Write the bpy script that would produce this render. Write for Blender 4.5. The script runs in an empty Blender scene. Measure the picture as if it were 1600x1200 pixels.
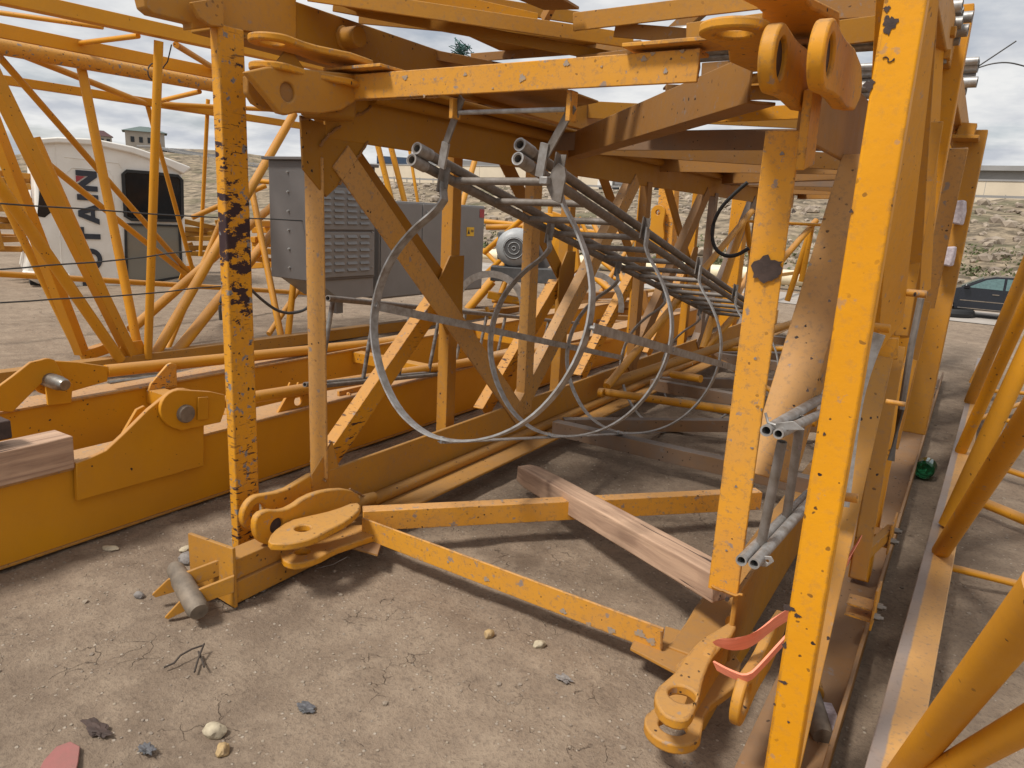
import bpy, bmesh, math, random
from mathutils import Vector, Matrix, noise
random.seed(7)
S = bpy.context.scene
# ------------------------------------------------------------------ camera
F = 1122.9; YAW, PIT, ROL = (math.radians(a) for a in (-32.09, 13.4475, 2.995))
CAM = Vector((0, 0, 1.6))
cy, sy, cp, sp, cr, sr = math.cos(YAW), math.sin(YAW), math.cos(PIT), math.sin(PIT), math.cos(ROL), math.sin(ROL)
_f = Vector((sy*cp, cy*cp, -sp)); _r = Vector((cy, -sy, 0)); _d = _f.cross(_r)
RT = _r*cr - _d*sr; DN = _r*sr + _d*cr; FW = _f
cd = bpy.data.cameras.new("camera"); cam = bpy.data.objects.new("camera", cd); S.collection.objects.link(cam)
cam.matrix_world = Matrix(((RT.x, -DN.x, -FW.x, CAM.x), (RT.y, -DN.y, -FW.y, CAM.y), (RT.z, -DN.z, -FW.z, CAM.z), (0, 0, 0, 1)))
cd.sensor_width = 36; cd.lens = F/1600*36; cd.clip_start = 0.05; cd.clip_end = 3000
S.camera = cam
S.render.resolution_x, S.render.resolution_y = 1024, 768
# ------------------------------------------------------------------ light
SUN_EL, SUN_AZ = math.radians(57), math.radians(206)      # azimuth clockwise from +Y
S.view_settings.view_transform = 'Standard'; S.view_settings.look = 'None'
S.view_settings.exposure = 0.38; S.view_settings.gamma = 1
w = bpy.data.worlds.new("World"); S.world = w; w.use_nodes = True
nt = w.node_tree; N = nt.nodes; K = nt.links; N.clear()
out = N.new('ShaderNodeOutputWorld'); bg = N.new('ShaderNodeBackground'); K.new(bg.outputs[0], out.inputs[0])
sky = N.new('ShaderNodeTexSky'); sky.sky_type = 'NISHITA'; sky.sun_disc = False; sky.sun_elevation = SUN_EL; sky.sun_rotation = SUN_AZ
sky.air_density = 1.0; sky.dust_density = 2.0
skm = N.new('ShaderNodeVectorMath'); skm.operation = 'SCALE'; skm.inputs['Scale'].default_value = 1.0; K.new(sky.outputs[0], skm.inputs[0])
tc = N.new('ShaderNodeTexCoord'); sep = N.new('ShaderNodeSeparateXYZ'); K.new(tc.outputs['Generated'], sep.inputs[0])
mx = N.new('ShaderNodeMath'); mx.operation = 'MAXIMUM'; K.new(sep.outputs[2], mx.inputs[0]); mx.inputs[1].default_value = 0.0
ad = N.new('ShaderNodeMath'); ad.operation = 'ADD'; K.new(mx.outputs[0], ad.inputs[0]); ad.inputs[1].default_value = 0.16
dx = N.new('ShaderNodeMath'); dx.operation = 'DIVIDE'; K.new(sep.outputs[0], dx.inputs[0]); K.new(ad.outputs[0], dx.inputs[1])
dy = N.new('ShaderNodeMath'); dy.operation = 'DIVIDE'; K.new(sep.outputs[1], dy.inputs[0]); K.new(ad.outputs[0], dy.inputs[1])
cb = N.new('ShaderNodeCombineXYZ'); K.new(dx.outputs[0], cb.inputs[0]); K.new(dy.outputs[0], cb.inputs[1])
n1 = N.new('ShaderNodeTexNoise'); n1.inputs['Scale'].default_value = 1.15; n1.inputs['Detail'].default_value = 9; n1.inputs['Roughness'].default_value = .56; K.new(cb.outputs[0], n1.inputs['Vector'])
r1 = N.new('ShaderNodeValToRGB'); K.new(n1.outputs[0], r1.inputs[0])      # cloud cover
r1.color_ramp.elements[0].position = .33; r1.color_ramp.elements[0].color = (.35, .35, .35, 1); r1.color_ramp.elements[1].position = .5; r1.color_ramp.elements[1].color = (1, 1, 1, 1)
n2 = N.new('ShaderNodeTexNoise'); n2.inputs['Scale'].default_value = 2.1; n2.inputs['Detail'].default_value = 10; n2.inputs['Roughness'].default_value = .55; K.new(cb.outputs[0], n2.inputs['Vector'])
r2 = N.new('ShaderNodeValToRGB'); K.new(n2.outputs[0], r2.inputs[0])
e = r2.color_ramp.elements; e[0].position = .36; e[0].color = (6.6, 6.9, 7.5, 1); e[1].position = .57; e[1].color = (10.2, 10.2, 10.1, 1)
mixc = N.new('ShaderNodeMix'); mixc.data_type = 'RGBA'; K.new(r1.outputs[0], mixc.inputs[0]); K.new(skm.outputs[0], mixc.inputs[6]); K.new(r2.outputs[0], mixc.inputs[7])
K.new(mixc.outputs[2], bg.inputs[0]); bg.inputs[1].default_value = 0.064
sd = bpy.data.lights.new("sun", 'SUN'); sd.energy = 2.9; sd.angle = math.radians(11); sd.color = (1, .95, .88)
sun = bpy.data.objects.new("sun", sd); S.collection.objects.link(sun)
sv = Vector((math.sin(SUN_AZ)*math.cos(SUN_EL), math.cos(SUN_AZ)*math.cos(SUN_EL), math.sin(SUN_EL)))
sun.rotation_euler = sv.to_track_quat('Z', 'Y').to_euler()
# ------------------------------------------------------------------ helpers
COL = S.collection
def ray(u, v): return (RT*((u-800)/F) + DN*((v-600)/F) + FW)
def P(u, v, x=None, y=None, z=None):
    d = ray(u, v)
    if x is not None: t = (x-CAM.x)/d.x
    elif y is not None: t = (y-CAM.y)/d.y
    else: t = (z-CAM.z)/d.z
    return CAM + d*t
def PP(u, v, pt, n):
    d = ray(u, v); return CAM + d*((pt-CAM).dot(n)/d.dot(n))
def D(u, v, dist):
    d = ray(u, v); return CAM + d*(dist/math.hypot(d.x, d.y))
def V(*a): return Vector(a)
class MB:
    def __init__(s): s.v = []; s.f = []
    def add(s, vs, fs):
        b = len(s.v); s.v += [Vector(p) for p in vs]; s.f += [tuple(i+b for i in f) for f in fs]; return s
    def beam(s, A, B, prof, up=V(0, 0, 1), off=(0, 0)):
        A = Vector(A); B = Vector(B); d = (B-A).normalized(); up = Vector(up); yv = (up - d*up.dot(d)).normalized(); xv = yv.cross(d)
        n = len(prof); vs = []
        for Q in (A, B): vs += [Q + xv*(p[0]+off[0]) + yv*(p[1]+off[1]) for p in prof]
        fs = [tuple(range(n))[::1], tuple(range(2*n-1, n-1, -1))] + [(i, i+n, (i+1) % n+n, (i+1) % n) for i in range(n)]
        return s.add(vs, fs)
    def box(s, lo, hi):
        x0, y0, z0 = lo; x1, y1, z1 = hi
        return s.add([(x0, y0, z0), (x1, y0, z0), (x1, y1, z0), (x0, y1, z0), (x0, y0, z1), (x1, y0, z1), (x1, y1, z1), (x0, y1, z1)],
                     [(0, 3, 2, 1), (4, 5, 6, 7), (0, 1, 5, 4), (1, 2, 6, 5), (2, 3, 7, 6), (3, 0, 4, 7)])
    def tube(s, A, B, r, n=14, r2=None, hollow=0):
        A = Vector(A); B = Vector(B); d = (B-A).normalized(); t = V(0, 0, 1) if abs(d.z) < .9 else V(1, 0, 0); xv = d.cross(t).normalized(); yv = d.cross(xv)
        r2 = r if r2 is None else r2
        rings = [(A, r), (B, r2)]
        vs = []
        for Q, rr in rings: vs += [Q + (xv*math.cos(2*math.pi*i/n)+yv*math.sin(2*math.pi*i/n))*rr for i in range(n)]
        fs = [(i, (i+1) % n, (i+1) % n+n, i+n) for i in range(n)]
        if hollow:
            q = len(vs)
            for Q, rr in rings: vs += [Q + (xv*math.cos(2*math.pi*i/n)+yv*math.sin(2*math.pi*i/n))*rr*hollow for i in range(n)]
            fs += [(q+i, q+i+n, q+(i+1) % n+n, q+(i+1) % n) for i in range(n)]
            fs += [(i, q+i, q+(i+1) % n, (i+1) % n) for i in range(n)] + [(n+i, n+(i+1) % n, q+n+(i+1) % n, q+n+i) for i in range(n)]
        else: fs += [tuple(range(n-1, -1, -1)), tuple(range(n, 2*n))]
        return s.add(vs, fs)
    def path(s, pts, r, n=8, flat=None, up=V(0, 0, 1), closed=False):
        """swept round (or flat w x t) section along pts"""
        pts = [Vector(p) for p in pts]; m = len(pts); vs = []
        for i, p in enumerate(pts):
            a = pts[(i-1) % m] if (closed or i > 0) else p; b = pts[(i+1) % m] if (closed or i < m-1) else p
            d = (b-a).normalized(); u = Vector(up)
            if abs(d.dot(u)) > .97: u = V(0.3, 1, 0)
            yv = (u-d*u.dot(d)).normalized(); xv = yv.cross(d)
            if flat:
                w2, t2 = flat[0]/2, flat[1]/2; vs += [p+xv*a_+yv*b_ for a_, b_ in ((-w2, -t2), (w2, -t2), (w2, t2), (-w2, t2))]
            else: vs += [p+(xv*math.cos(2*math.pi*k/n)+yv*math.sin(2*math.pi*k/n))*r for k in range(n)]
        q = 4 if flat else n; fs = []
        for i in range(m if closed else m-1):
            j = (i+1) % m
            fs += [(i*q+k, i*q+(k+1) % q, j*q+(k+1) % q, j*q+k) for k in range(q)]
        if not closed: fs += [tuple(range(q-1, -1, -1)), tuple(range((m-1)*q, m*q))]
        return s.add(vs, fs)
    def plate(s, outer, thick, holes=()):
        """planar outline (3D points), holes = list of outlines, thickness vector"""
        th = Vector(thick); bm = bmesh.new(); es = []; rings = []
        for loop in [outer]+list(holes):
            vv = [bm.verts.new(p) for p in loop]; rings.append(vv)
            for i in range(len(vv)): es.append(bm.edges.new((vv[i], vv[(i+1) % len(vv)])))
        if holes: bmesh.ops.triangle_fill(bm, use_beauty=True, use_dissolve=False, edges=es, normal=th.normalized())
        else: bm.faces.new(rings[0])
        bm.verts.index_update(); n = len(bm.verts)
        vs = [v.co.copy() for v in bm.verts]; vs += [v+th for v in vs]
        fs = []
        for f in bm.faces:
            ids = [v.index for v in f.verts]; fs.append(tuple(ids)); fs.append(tuple(i+n for i in reversed(ids)))
        for vv in rings:
            m = len(vv)
            for i in range(m): a, b = vv[i].index, vv[(i+1) % m].index; fs.append((a, b, b+n, a+n))
        bm.free(); return s.add(vs, fs)
    def lathe(s, A, B, prof, n=20):
        """prof = list of (t along A->B, radius)"""
        A = Vector(A); B = Vector(B); d = (B-A).normalized(); t = V(0, 0, 1) if abs(d.z) < .9 else V(1, 0, 0); xv = d.cross(t).normalized(); yv = d.cross(xv)
        vs = []
        for tt, rr in prof: vs += [A+(B-A)*tt+(xv*math.cos(2*math.pi*i/n)+yv*math.sin(2*math.pi*i/n))*rr for i in range(n)]
        fs = []
        for k in range(len(prof)-1): fs += [(k*n+i, k*n+(i+1) % n, (k+1)*n+(i+1) % n, (k+1)*n+i) for i in range(n)]
        fs += [tuple(range(n-1, -1, -1)), tuple(range((len(prof)-1)*n, len(prof)*n))]
        return s.add(vs, fs)
    def build(s, name, mat, parent=None, bevel=0.0, loc=None, label=None):
        me = bpy.data.meshes.new(name)
        base = parent if parent is not None else None
        o0 = Vector((0, 0, 0))
        if base is not None:
            q = base
            while q is not None: o0 = o0+Vector(q.location); q = q.parent
        elif loc is not None: o0 = Vector(loc)
        me.from_pydata([p-o0 for p in s.v], [], s.f)
        bm = bmesh.new(); bm.from_mesh(me); bmesh.ops.recalc_face_normals(bm, faces=bm.faces)
        for f in bm.faces: f.smooth = True
        for ed in bm.edges:
            if len(ed.link_faces) == 2 and ed.calc_face_angle(0) > .6: ed.smooth = False
        bm.to_mesh(me); bm.free()
        o = bpy.data.objects.new(name, me); COL.objects.link(o)
        for m in (mat if isinstance(mat, (list, tuple)) else [mat]): me.materials.append(m)
        if bevel:
            b = o.modifiers.new("bevel", 'BEVEL'); b.width = bevel; b.segments = 2; b.limit_method = 'ANGLE'; b.angle_limit = .7; b.harden_normals = False
        if base is not None: o.parent = base
        elif loc is not None: o.location = loc
        if label: o['label'] = label
        return o
def rect(w, h, cx=0, cy=0): return [(cx-w/2, cy-h/2), (cx+w/2, cy-h/2), (cx+w/2, cy+h/2), (cx-w/2, cy+h/2)]
def Lsec(w, h, t=.01): return [(0, 0), (w, 0), (w, t), (t, t), (t, h), (0, h)]
def Usec(w, h, t=.008): return [(-w/2, 0), (w/2, 0), (w/2, h), (w/2-t, h), (w/2-t, t), (-w/2+t, t), (-w/2+t, h), (-w/2, h)]
def Isec(w, h, t=.012): return [(-w/2, 0), (w/2, 0), (w/2, t), (t/2, t), (t/2, h-t), (w/2, h-t), (w/2, h), (-w/2, h), (-w/2, h-t), (-t/2, h-t), (-t/2, t), (-w/2, t)]
def tag(o, label, cat, group=None, kind=None):
    if label: o['label'] = label
    if cat: o['category'] = cat
    if group: o['group'] = group
    if kind: o['kind'] = kind
    return o
def thing(name, label, cat, loc=(0, 0, 0), group=None):
    o = bpy.data.objects.new(name, None); COL.objects.link(o); o.location = loc; o.empty_display_size = .2
    return tag(o, label, cat, group)
def circ(c, xv, yv, r, n=20): return [c+xv*(r*math.cos(2*math.pi*i/n))+yv*(r*math.sin(2*math.pi*i/n)) for i in range(n)]
X, Y, Z = V(1, 0, 0), V(0, 1, 0), V(0, 0, 1)
# ------------------------------------------------------------------ materials
def newmat(name):
    m = bpy.data.materials.new(name); m.use_nodes = True; t = m.node_tree; b = t.nodes['Principled BSDF']; return m, t, b
def nd(t, typ, **k):
    n = t.nodes.new(typ)
    for a, b in k.items():
        if a in n.inputs.keys(): n.inputs[a].default_value = b
        else: setattr(n, a, b)
    return n
def ramp(t, src, p0, c0, p1, c1):
    r = nd(t, 'ShaderNodeValToRGB'); t.links.new(src, r.inputs[0]); e = r.color_ramp.elements
    c = lambda q: (q, q, q, 1) if not isinstance(q, tuple) else (*q, 1)
    e[0].position, e[0].color, e[1].position, e[1].color = p0, c(c0), p1, c(c1); return r.outputs[0]
def mixc_(t, fac, a, b):
    m = nd(t, 'ShaderNodeMix', data_type='RGBA')
    for i, q in ((0, fac), (6, a), (7, b)):
        if isinstance(q, (int, float)): m.inputs[i].default_value = q
        elif isinstance(q, tuple): m.inputs[i].default_value = (*q, 1)
        else: t.links.new(q, m.inputs[i])
    return m.outputs[2]
def mul(t, a, b, op='MULTIPLY'):
    m = nd(t, 'ShaderNodeMath', operation=op)
    for i, q in enumerate((a, b)):
        if isinstance(q, (int, float)): m.inputs[i].default_value = q
        else: t.links.new(q, m.inputs[i])
    return m.outputs[0]
def coords(t, scale=(1, 1, 1), kind='Object'):
    tc = nd(t, 'ShaderNodeTexCoord'); mp = nd(t, 'ShaderNodeMapping'); mp.inputs['Scale'].default_value = scale; t.links.new(tc.outputs[kind], mp.inputs[0]); return mp.outputs[0]
def noi(t, vec, sc, det=5, ro=.55, dist=0):
    n = nd(t, 'ShaderNodeTexNoise'); n.inputs['Scale'].default_value = sc; n.inputs['Detail'].default_value = det; n.inputs['Roughness'].default_value = ro; n.inputs['Distortion'].default_value = dist
    t.links.new(vec, n.inputs['Vector']); return n.outputs[0]
def bump(t, b, h, s, d=.01):
    n = nd(t, 'ShaderNodeBump'); n.inputs['Strength'].default_value = s; n.inputs['Distance'].default_value = d; t.links.new(h, n.inputs['Height']); t.links.new(n.outputs[0], b.inputs['Normal'])
def paint(name, base, dusty=.3, chips=.3, streak=0.0, dustc=(.34, .20, .115), rough=.55, speck=.4, dustrange=.2, wear=0.0, band=None):
    m, t, b = newmat(name); vec = coords(t)
    oi = nd(t, 'ShaderNodeObjectInfo')
    big = noi(t, vec, 1.7, 4)
    c = mixc_(t, ramp(t, big, .3, 0.0, .7, 1.0), base, (base[0]*.84, base[1]*.80, base[2]*.9))
    hs = nd(t, 'ShaderNodeHueSaturation'); t.links.new(c, hs.inputs['Color']); t.links.new(mul(t, mul(t, oi.outputs['Random'], .16), .92, 'ADD'), hs.inputs['Value']); c = hs.outputs[0]
    # faded / dusty film: patchy, more on faces that look up
    geo = nd(t, 'ShaderNodeNewGeometry'); sp_ = nd(t, 'ShaderNodeSeparateXYZ'); t.links.new(geo.outputs['Normal'], sp_.inputs[0])
    up = ramp(t, sp_.outputs[2], .2, 0.0, .9, .55)
    film = mul(t, ramp(t, noi(t, vec, 3.1, 8, .62), .5-dustrange, 0.0, .5+dustrange, 1.0), dusty)
    film = mul(t, film, up, 'ADD'); cl = nd(t, 'ShaderNodeClamp'); t.links.new(film, cl.inputs[0]); film = cl.outputs[0]
    c = mixc_(t, film, c, dustc)
    # fine grey-brown grime grain
    gr = mul(t, ramp(t, noi(t, vec, 42, 6, .75), .52, 0.0, .70, 1.0), speck)
    c = mixc_(t, gr, c, (.22, .15, .10))
    # grey primer spots
    g2 = mul(t, ramp(t, noi(t, vec, 22, 5, .6), .66-.07*chips, 0.0, .70-.07*chips, 1.0), min(1, chips*1.4))
    c = mixc_(t, g2, c, (.21, .20, .20))
    # dark rust pits
    v = nd(t, 'ShaderNodeTexVoronoi', feature='F1'); v.inputs['Scale'].default_value = 46; 
    wv = nd(t, 'ShaderNodeVectorMath', operation='ADD'); nn = nd(t, 'ShaderNodeTexNoise'); nn.inputs['Scale'].default_value = 40; t.links.new(vec, nn.inputs['Vector'])
    sc = nd(t, 'ShaderNodeVectorMath', operation='SCALE'); sc.inputs['Scale'].default_value = .02; t.links.new(nn.outputs['Color'], sc.inputs[0]); t.links.new(vec, wv.inputs[0]); t.links.new(sc.outputs[0], wv.inputs[1]); t.links.new(wv.outputs[0], v.inputs['Vector'])
    sel = ramp(t, nd_sep(t, v.outputs['Color']), .90-.42*chips, 0.0, .91-.42*chips, 1.0)
    sel = mul(t, sel, ramp(t, noi(t, vec, 3.3, 3), .42, 0.25, .58, 1.0))
    pit = mul(t, ramp(t, mul(t, v.outputs['Distance'], mul(t, nd_sep(t, v.outputs['Color'], 1), -.26), 'ADD'), .0, 1.0, .06, 0.0), sel)
    c = mixc_(t, pit, c, (.035, .022, .018))
    edge = mul(t, ramp(t, noi(t, vec, 6.5, 9, .72), .66, 0.0, .69, 1.0), .55*chips)
    c = mixc_(t, edge, c, (.05, .03, .022))
    if streak:
        v2 = coords(t, (3.2, 3.2, 17)); s1 = ramp(t, noi(t, v2, 4.0, 5, .62), .66-.05*streak, 0.0, .69-.05*streak, 1.0)
        s2 = ramp(t, noi(t, vec, 2.1, 3), .42, 0.0, .56, 1.0)
        c = mixc_(t, mul(t, s1, s2), c, (.05, .026, .022))
    if band:
        so = nd(t, 'ShaderNodeSeparateXYZ'); t.links.new(vec, so.inputs[0]); zc_, hw = band
        dz = mul(t, mul(t, so.outputs[2], -zc_, 'ADD'), 0, 'ABSOLUTE'); am = ramp(t, mul(t, dz, 1/hw), .0, .20, 1.0, 0.0)
        bm_ = ramp(t, mul(t, noi(t, coords(t, (5, 5, 9)), 2.2, 9, .68), am, 'ADD'), .635, 0.0, .655, 1.0)
        c = mixc_(t, bm_, c, (.042, .022, .024))
    if wear:
        bv = nd(t, 'ShaderNodeBevel'); bv.samples = 3; bv.inputs['Radius'].default_value = .012
        dt = nd(t, 'ShaderNodeVectorMath', operation='DOT_PRODUCT'); t.links.new(bv.outputs[0], dt.inputs[0]); g2_ = nd(t, 'ShaderNodeNewGeometry'); t.links.new(g2_.outputs['Normal'], dt.inputs[1])
        ed = ramp(t, dt.outputs['Value'], .86, 1.0, .999, 0.0)
        ed = mul(t, ed, ramp(t, noi(t, vec, 16, 7, .7), .50, 0.0, .56, 1.0)); c = mixc_(t, mul(t, ed, wear), c, (.13, .085, .06))
    t.links.new(c, b.inputs['Base Color'])
    t.links.new(mul(t, mul(t, noi(t, vec, 9, 4), .35), rough-.1, 'ADD'), b.inputs['Roughness'])
    h = mul(t, noi(t, vec, 30, 5, .6), mul(t, pit, -.8), 'ADD'); bump(t, b, h, .16, .006)
    b.inputs['Specular IOR Level'].default_value = .28
    return m
def nd_sep(t, col, i=0):
    s = nd(t, 'ShaderNodeSeparateColor'); t.links.new(col, s.inputs[0]); return s.outputs[i]
YEL = (.80, .34, .018)
M = {}
M['bright'] = paint('bright_yellow_paint', (.76, .33, .004), .10, .28, speck=.22, rough=.55, wear=.9, dustc=(.45, .25, .08))
M['front'] = paint('weathered_yellow_paint', (.72, .325, .015), .42, .55, dustc=(.48, .27, .12), speck=.7, wear=.8)
M['peach'] = paint('faded_peach_paint', (.58, .29, .05), .6, .55, dustc=(.42, .26, .14), speck=.7, dustrange=.3, wear=.7)
M['yellow'] = paint('yellow_paint', (.64, .275, .006), .16, .3, speck=.3, wear=.5, dustc=(.34, .20, .09))
M['dusty'] = paint('dusty_yellow_paint', (.52, .235, .018), .42, .25, dustc=(.32, .18, .07), speck=.45, wear=.5)
M['brown'] = paint('very_dusty_paint', (.38, .17, .02), .7, .3, dustc=(.24, .145, .08), speck=.5, dustrange=.3, wear=.4)
M['grimy'] = paint('grey_mud_coated_paint', (.33, .18, .07), 1.0, .3, dustc=(.17, .14, .12), speck=.5, dustrange=.25)
M['lug'] = paint('scuffed_lug_paint', (.66, .29, .008), .30, .4, dustc=(.40, .23, .09), speck=.45, wear=1.0)
M['scratch'] = paint('scratched_yellow_paint', (.72, .32, .010), .12, .5, streak=1.7, speck=.3, wear=1.0)
M['postworn'] = paint('worn_post_paint', (.72, .32, .010), .12, .9, streak=1.7, speck=.5, wear=1.0, band=(1.42, .42))
M['chipped'] = paint('chipped_yellow_paint', (.70, .32, .03), .25, 1.0, streak=.8, speck=.5, dustc=(.5, .30, .13))
M['beam'] = paint('smooth_yellow_paint', (.64, .285, .004), .10, .06, speck=.08, rough=.5)
M['jib'] = paint('tube_yellow_paint', (.70, .315, .010), .14, .12, speck=.12, rough=.48)
M['orange'] = paint('orange_brown_paint', (.40, .18, .008), .25, .12, dustc=(.26, .15, .07), speck=.3, wear=.3)
def simple(name, col, rough=.6, metal=0, var=.15, sc=14, bmp=.1, col2=None, det=6, stretch=(1, 1, 1)):
    m, t, b = newmat(name); vec = coords(t, stretch); n = noi(t, vec, sc, det, .6)
    c2 = col2 or tuple(q*(1-var*2) for q in col); c = mixc_(t, ramp(t, n, .35, 0.0, .68, 1.0), col, c2); t.links.new(c, b.inputs['Base Color'])
    b.inputs['Roughness'].default_value = rough; b.inputs['Metallic'].default_value = metal
    if bmp: bump(t, b, n, bmp, .01)
    return m
M['galv'] = simple('galvanised_steel', (.42, .42, .415), .48, .5, sc=25, col2=(.24, .215, .19), bmp=.04)
M['galvdull'] = simple('dusty_galvanised_steel', (.23, .205, .185), .65, .25, sc=25, col2=(.15, .125, .10), bmp=.04)
M['steel'] = simple('bare_steel', (.30, .28, .25), .4, .8, sc=30)
M['rust'] = simple('rusty_steel', (.085, .055, .045), .8, .2, sc=30, col2=(.05, .035, .03), bmp=.3)
M['pinbrown'] = simple('muddy_steel', (.25, .20, .15), .7, .2, sc=14, col2=(.11, .09, .07), bmp=.3)
M['cabgrey'] = simple('cabinet_grey_paint', (.22, .215, .21), .5, 0, var=.06, sc=3, bmp=.02)
M['cabdark'] = simple('cabinet_dark_grey_paint', (.125, .115, .11), .5, 0, var=.08, sc=3, bmp=.02)
M['white'] = simple('white_cab_paint', (.82, .79, .73), .45, 0, sc=2.5, col2=(.72, .68, .61), bmp=.02)
M['navy'] = simple('dark_lettering', (.03, .036, .05), .5, 0, bmp=0)
M['red'] = simple('red_paint', (.42, .05, .06), .5, 0, bmp=0)
M['sticker'] = simple('yellow_sticker', (.80, .48, .02), .5, 0, bmp=0)
M['black'] = simple('black_rubber', (.018, .018, .018), .6, 0)
M['wire'] = simple('dark_wire', (.05, .05, .05), .5, .2)
M['motor'] = simple('motor_grey_paint', (.40, .41, .41), .45, 0, var=.08)
M['motordark'] = simple('motor_dark_grille', (.10, .10, .10), .6, 0)
M['strap'] = simple('orange_strap', (.93, .30, .18), .7, 0, var=.06, sc=3, stretch=(1, 1, 40), bmp=.25)
M['pipe'] = simple('cream_pipe_coating', (.80, .70, .48), .5, 0, var=.05)
M['wall'] = simple('pale_wall', (.68, .58, .44), .9, 0, var=.06, sc=.3)
M['wallgrey'] = simple('grey_wall', (.33, .32, .31), .9, 0, var=.08, sc=.3)
M['house'] = simple('pale_render', (.42, .37, .31), .9, 0, var=.06, sc=.6)
M['roofgreen'] = simple('green_roof', (.12, .16, .15), .8)
M['roofred'] = simple('dark_red_roof', (.10, .045, .045), .8)
M['bluew'] = simple('blue_cladding', (.06, .10, .17), .6)
M['darkw'] = simple('dark_glass', (.012, .013, .015), .12, 0, bmp=0)
M['carpaint'] = simple('black_car_paint', (.012, .013, .018), .12, 0, bmp=0)
M['chrome'] = simple('chrome_trim', (.6, .6, .6), .15, 1, bmp=0)
M['carglass'] = simple('car_glass', (.10, .17, .17), .08, 0, bmp=0)
M['asphalt'] = simple('asphalt', (.10, .095, .09), .9, 0, sc=.8)
M['stone'] = simple('pale_stone', (.50, .43, .30), .85, 0, sc=30, col2=(.30, .25, .18), bmp=.6)
M['stoneg'] = simple('grey_stone', (.26, .24, .22), .85, 0, sc=30, col2=(.15, .13, .12), bmp=.6)
M['stoneo'] = simple('ochre_stone', (.48, .33, .15), .85, 0, sc=30, col2=(.26, .18, .10), bmp=.6)
M['primer'] = simple('grey_primer', (.27, .25, .235), .7, 0, sc=60, col2=(.40, .25, .11), bmp=.1)
M['redshard'] = simple('dusty_red_tile', (.33, .12, .11), .8, 0, sc=14, col2=(.25, .12, .10), bmp=.3)
M['paper'] = simple('printed_paper', (.62, .56, .58), .8, 0, sc=40, col2=(.36, .30, .33), bmp=.1)
M['ropegreen'] = simple('green_rope_fibre', (.05, .14, .13), .9, 0)
M['twig'] = simple('dark_twig', (.06, .045, .035), .8, 0, bmp=.4)
M['plastic'] = simple('grey_plastic_scrap', (.12, .12, .13), .5, 0, col2=(.05, .05, .05), sc=20, bmp=.6)
M['leafdry'] = simple('dry_shrub', (.07, .10, .03), .9, 0, sc=3, col2=(.13, .12, .06))
def wood(name, a, b_, ax):
    m, t, b = newmat(name); st = [18, 18, 18]; st[ax] = 1.2; vec = coords(t, tuple(st)); n = noi(t, vec, 1.6, 7, .65, .6)
    v2 = coords(t); n2 = noi(t, v2, 5, 5)
    c = mixc_(t, ramp(t, n, .35, 0.0, .65, 1.0), a, b_); c = mixc_(t, ramp(t, n2, .55, 0.0, .75, .7), c, tuple(q*.6 for q in a))
    cr_ = ramp(t, noi(t, vec, .7, 3, .5, 1.5), .655, 0.0, .67, 1.0); c = mixc_(t, cr_, c, (.06, .035, .025))
    t.links.new(c, b.inputs['Base Color']); b.inputs['Roughness'].default_value = .8; bump(t, b, n, .4, .006); return m
# the plank's own coordinates run along local x
M['wood'] = wood('weathered_pink_timber', (.52, .345, .23), (.27, .165, .11), 0)
M['woody'] = wood('weathered_timber_along_beam', (.46, .28, .17), (.33, .18, .10), 1)
m, t, b = newmat('green_bottle_glass'); b.inputs['Base Color'].default_value = (.02, .16, .06, 1); b.inputs['Roughness'].default_value = .05; b.inputs['Transmission Weight'].default_value = .7; M['glass'] = m
m, t, b = newmat('tinted_cab_glass'); b.inputs['Base Color'].default_value = (.20, .19, .16, 1); b.inputs['Roughness'].default_value = .06; M['cabglass'] = m
# ground
m, t, b = newmat('dry_cracked_earth'); vec = coords(t)
tcg = nd(t, 'ShaderNodeTexCoord')
nl = noi(t, vec, .9, 6, .6); nm = noi(t, vec, 6, 8, .65); nf = noi(t, vec, 60, 6, .7)
c = mixc_(t, ramp(t, nl, .3, 0.0, .7, 1.0), (.30, .228, .165), (.20, .148, .105)); c = mixc_(t, ramp(t, noi(t, vec, .55, 3, .5, .8), .52, 0.0, .66, .45), c, (.13, .095, .07))
c = mixc_(t, ramp(t, nm, .42, 0.0, .75, .6), c, (.42, .33, .24))
c = mixc_(t, ramp(t, nf, .50, 0.0, .74, .75), c, (.12, .09, .07)); c = mixc_(t, ramp(t, noi(t, vec, 17, 8, .75), .52, 0.0, .70, .6), c, (.16, .12, .09))
wv = nd(t, 'ShaderNodeVectorMath', operation='ADD'); nn = nd(t, 'ShaderNodeTexNoise'); nn.inputs['Scale'].default_value = 5; nn.inputs['Detail'].default_value = 6; t.links.new(vec, nn.inputs['Vector'])
sc = nd(t, 'ShaderNodeVectorMath', operation='SCALE'); sc.inputs['Scale'].default_value = .22; t.links.new(nn.outputs['Color'], sc.inputs[0]); t.links.new(vec, wv.inputs[0]); t.links.new(sc.outputs[0], wv.inputs[1])
vo = nd(t, 'ShaderNodeTexVoronoi', feature='DISTANCE_TO_EDGE'); vo.inputs['Scale'].default_value = 9; t.links.new(wv.outputs[0], vo.inputs['Vector'])
cr1 = ramp(t, vo.outputs['Distance'], .004, 1.0, .018, 0.0)
msk = ramp(t, noi(t, vec, 3.6, 6, .7), .55, 0.0, .63, 1.0); cr1 = mul(t, cr1, msk)
c = mixc_(t, mul(t, cr1, .6), c, (.09, .066, .05))
pb = nd(t, 'ShaderNodeTexVoronoi', feature='F1'); pb.inputs['Scale'].default_value = 38; t.links.new(vec, pb.inputs['Vector'])
psel = ramp(t, nd_sep(t, pb.outputs['Color']), .80, 0.0, .82, 1.0); peb = mul(t, ramp(t, pb.outputs['Distance'], .16, 1.0, .24, 0.0), psel)
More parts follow.
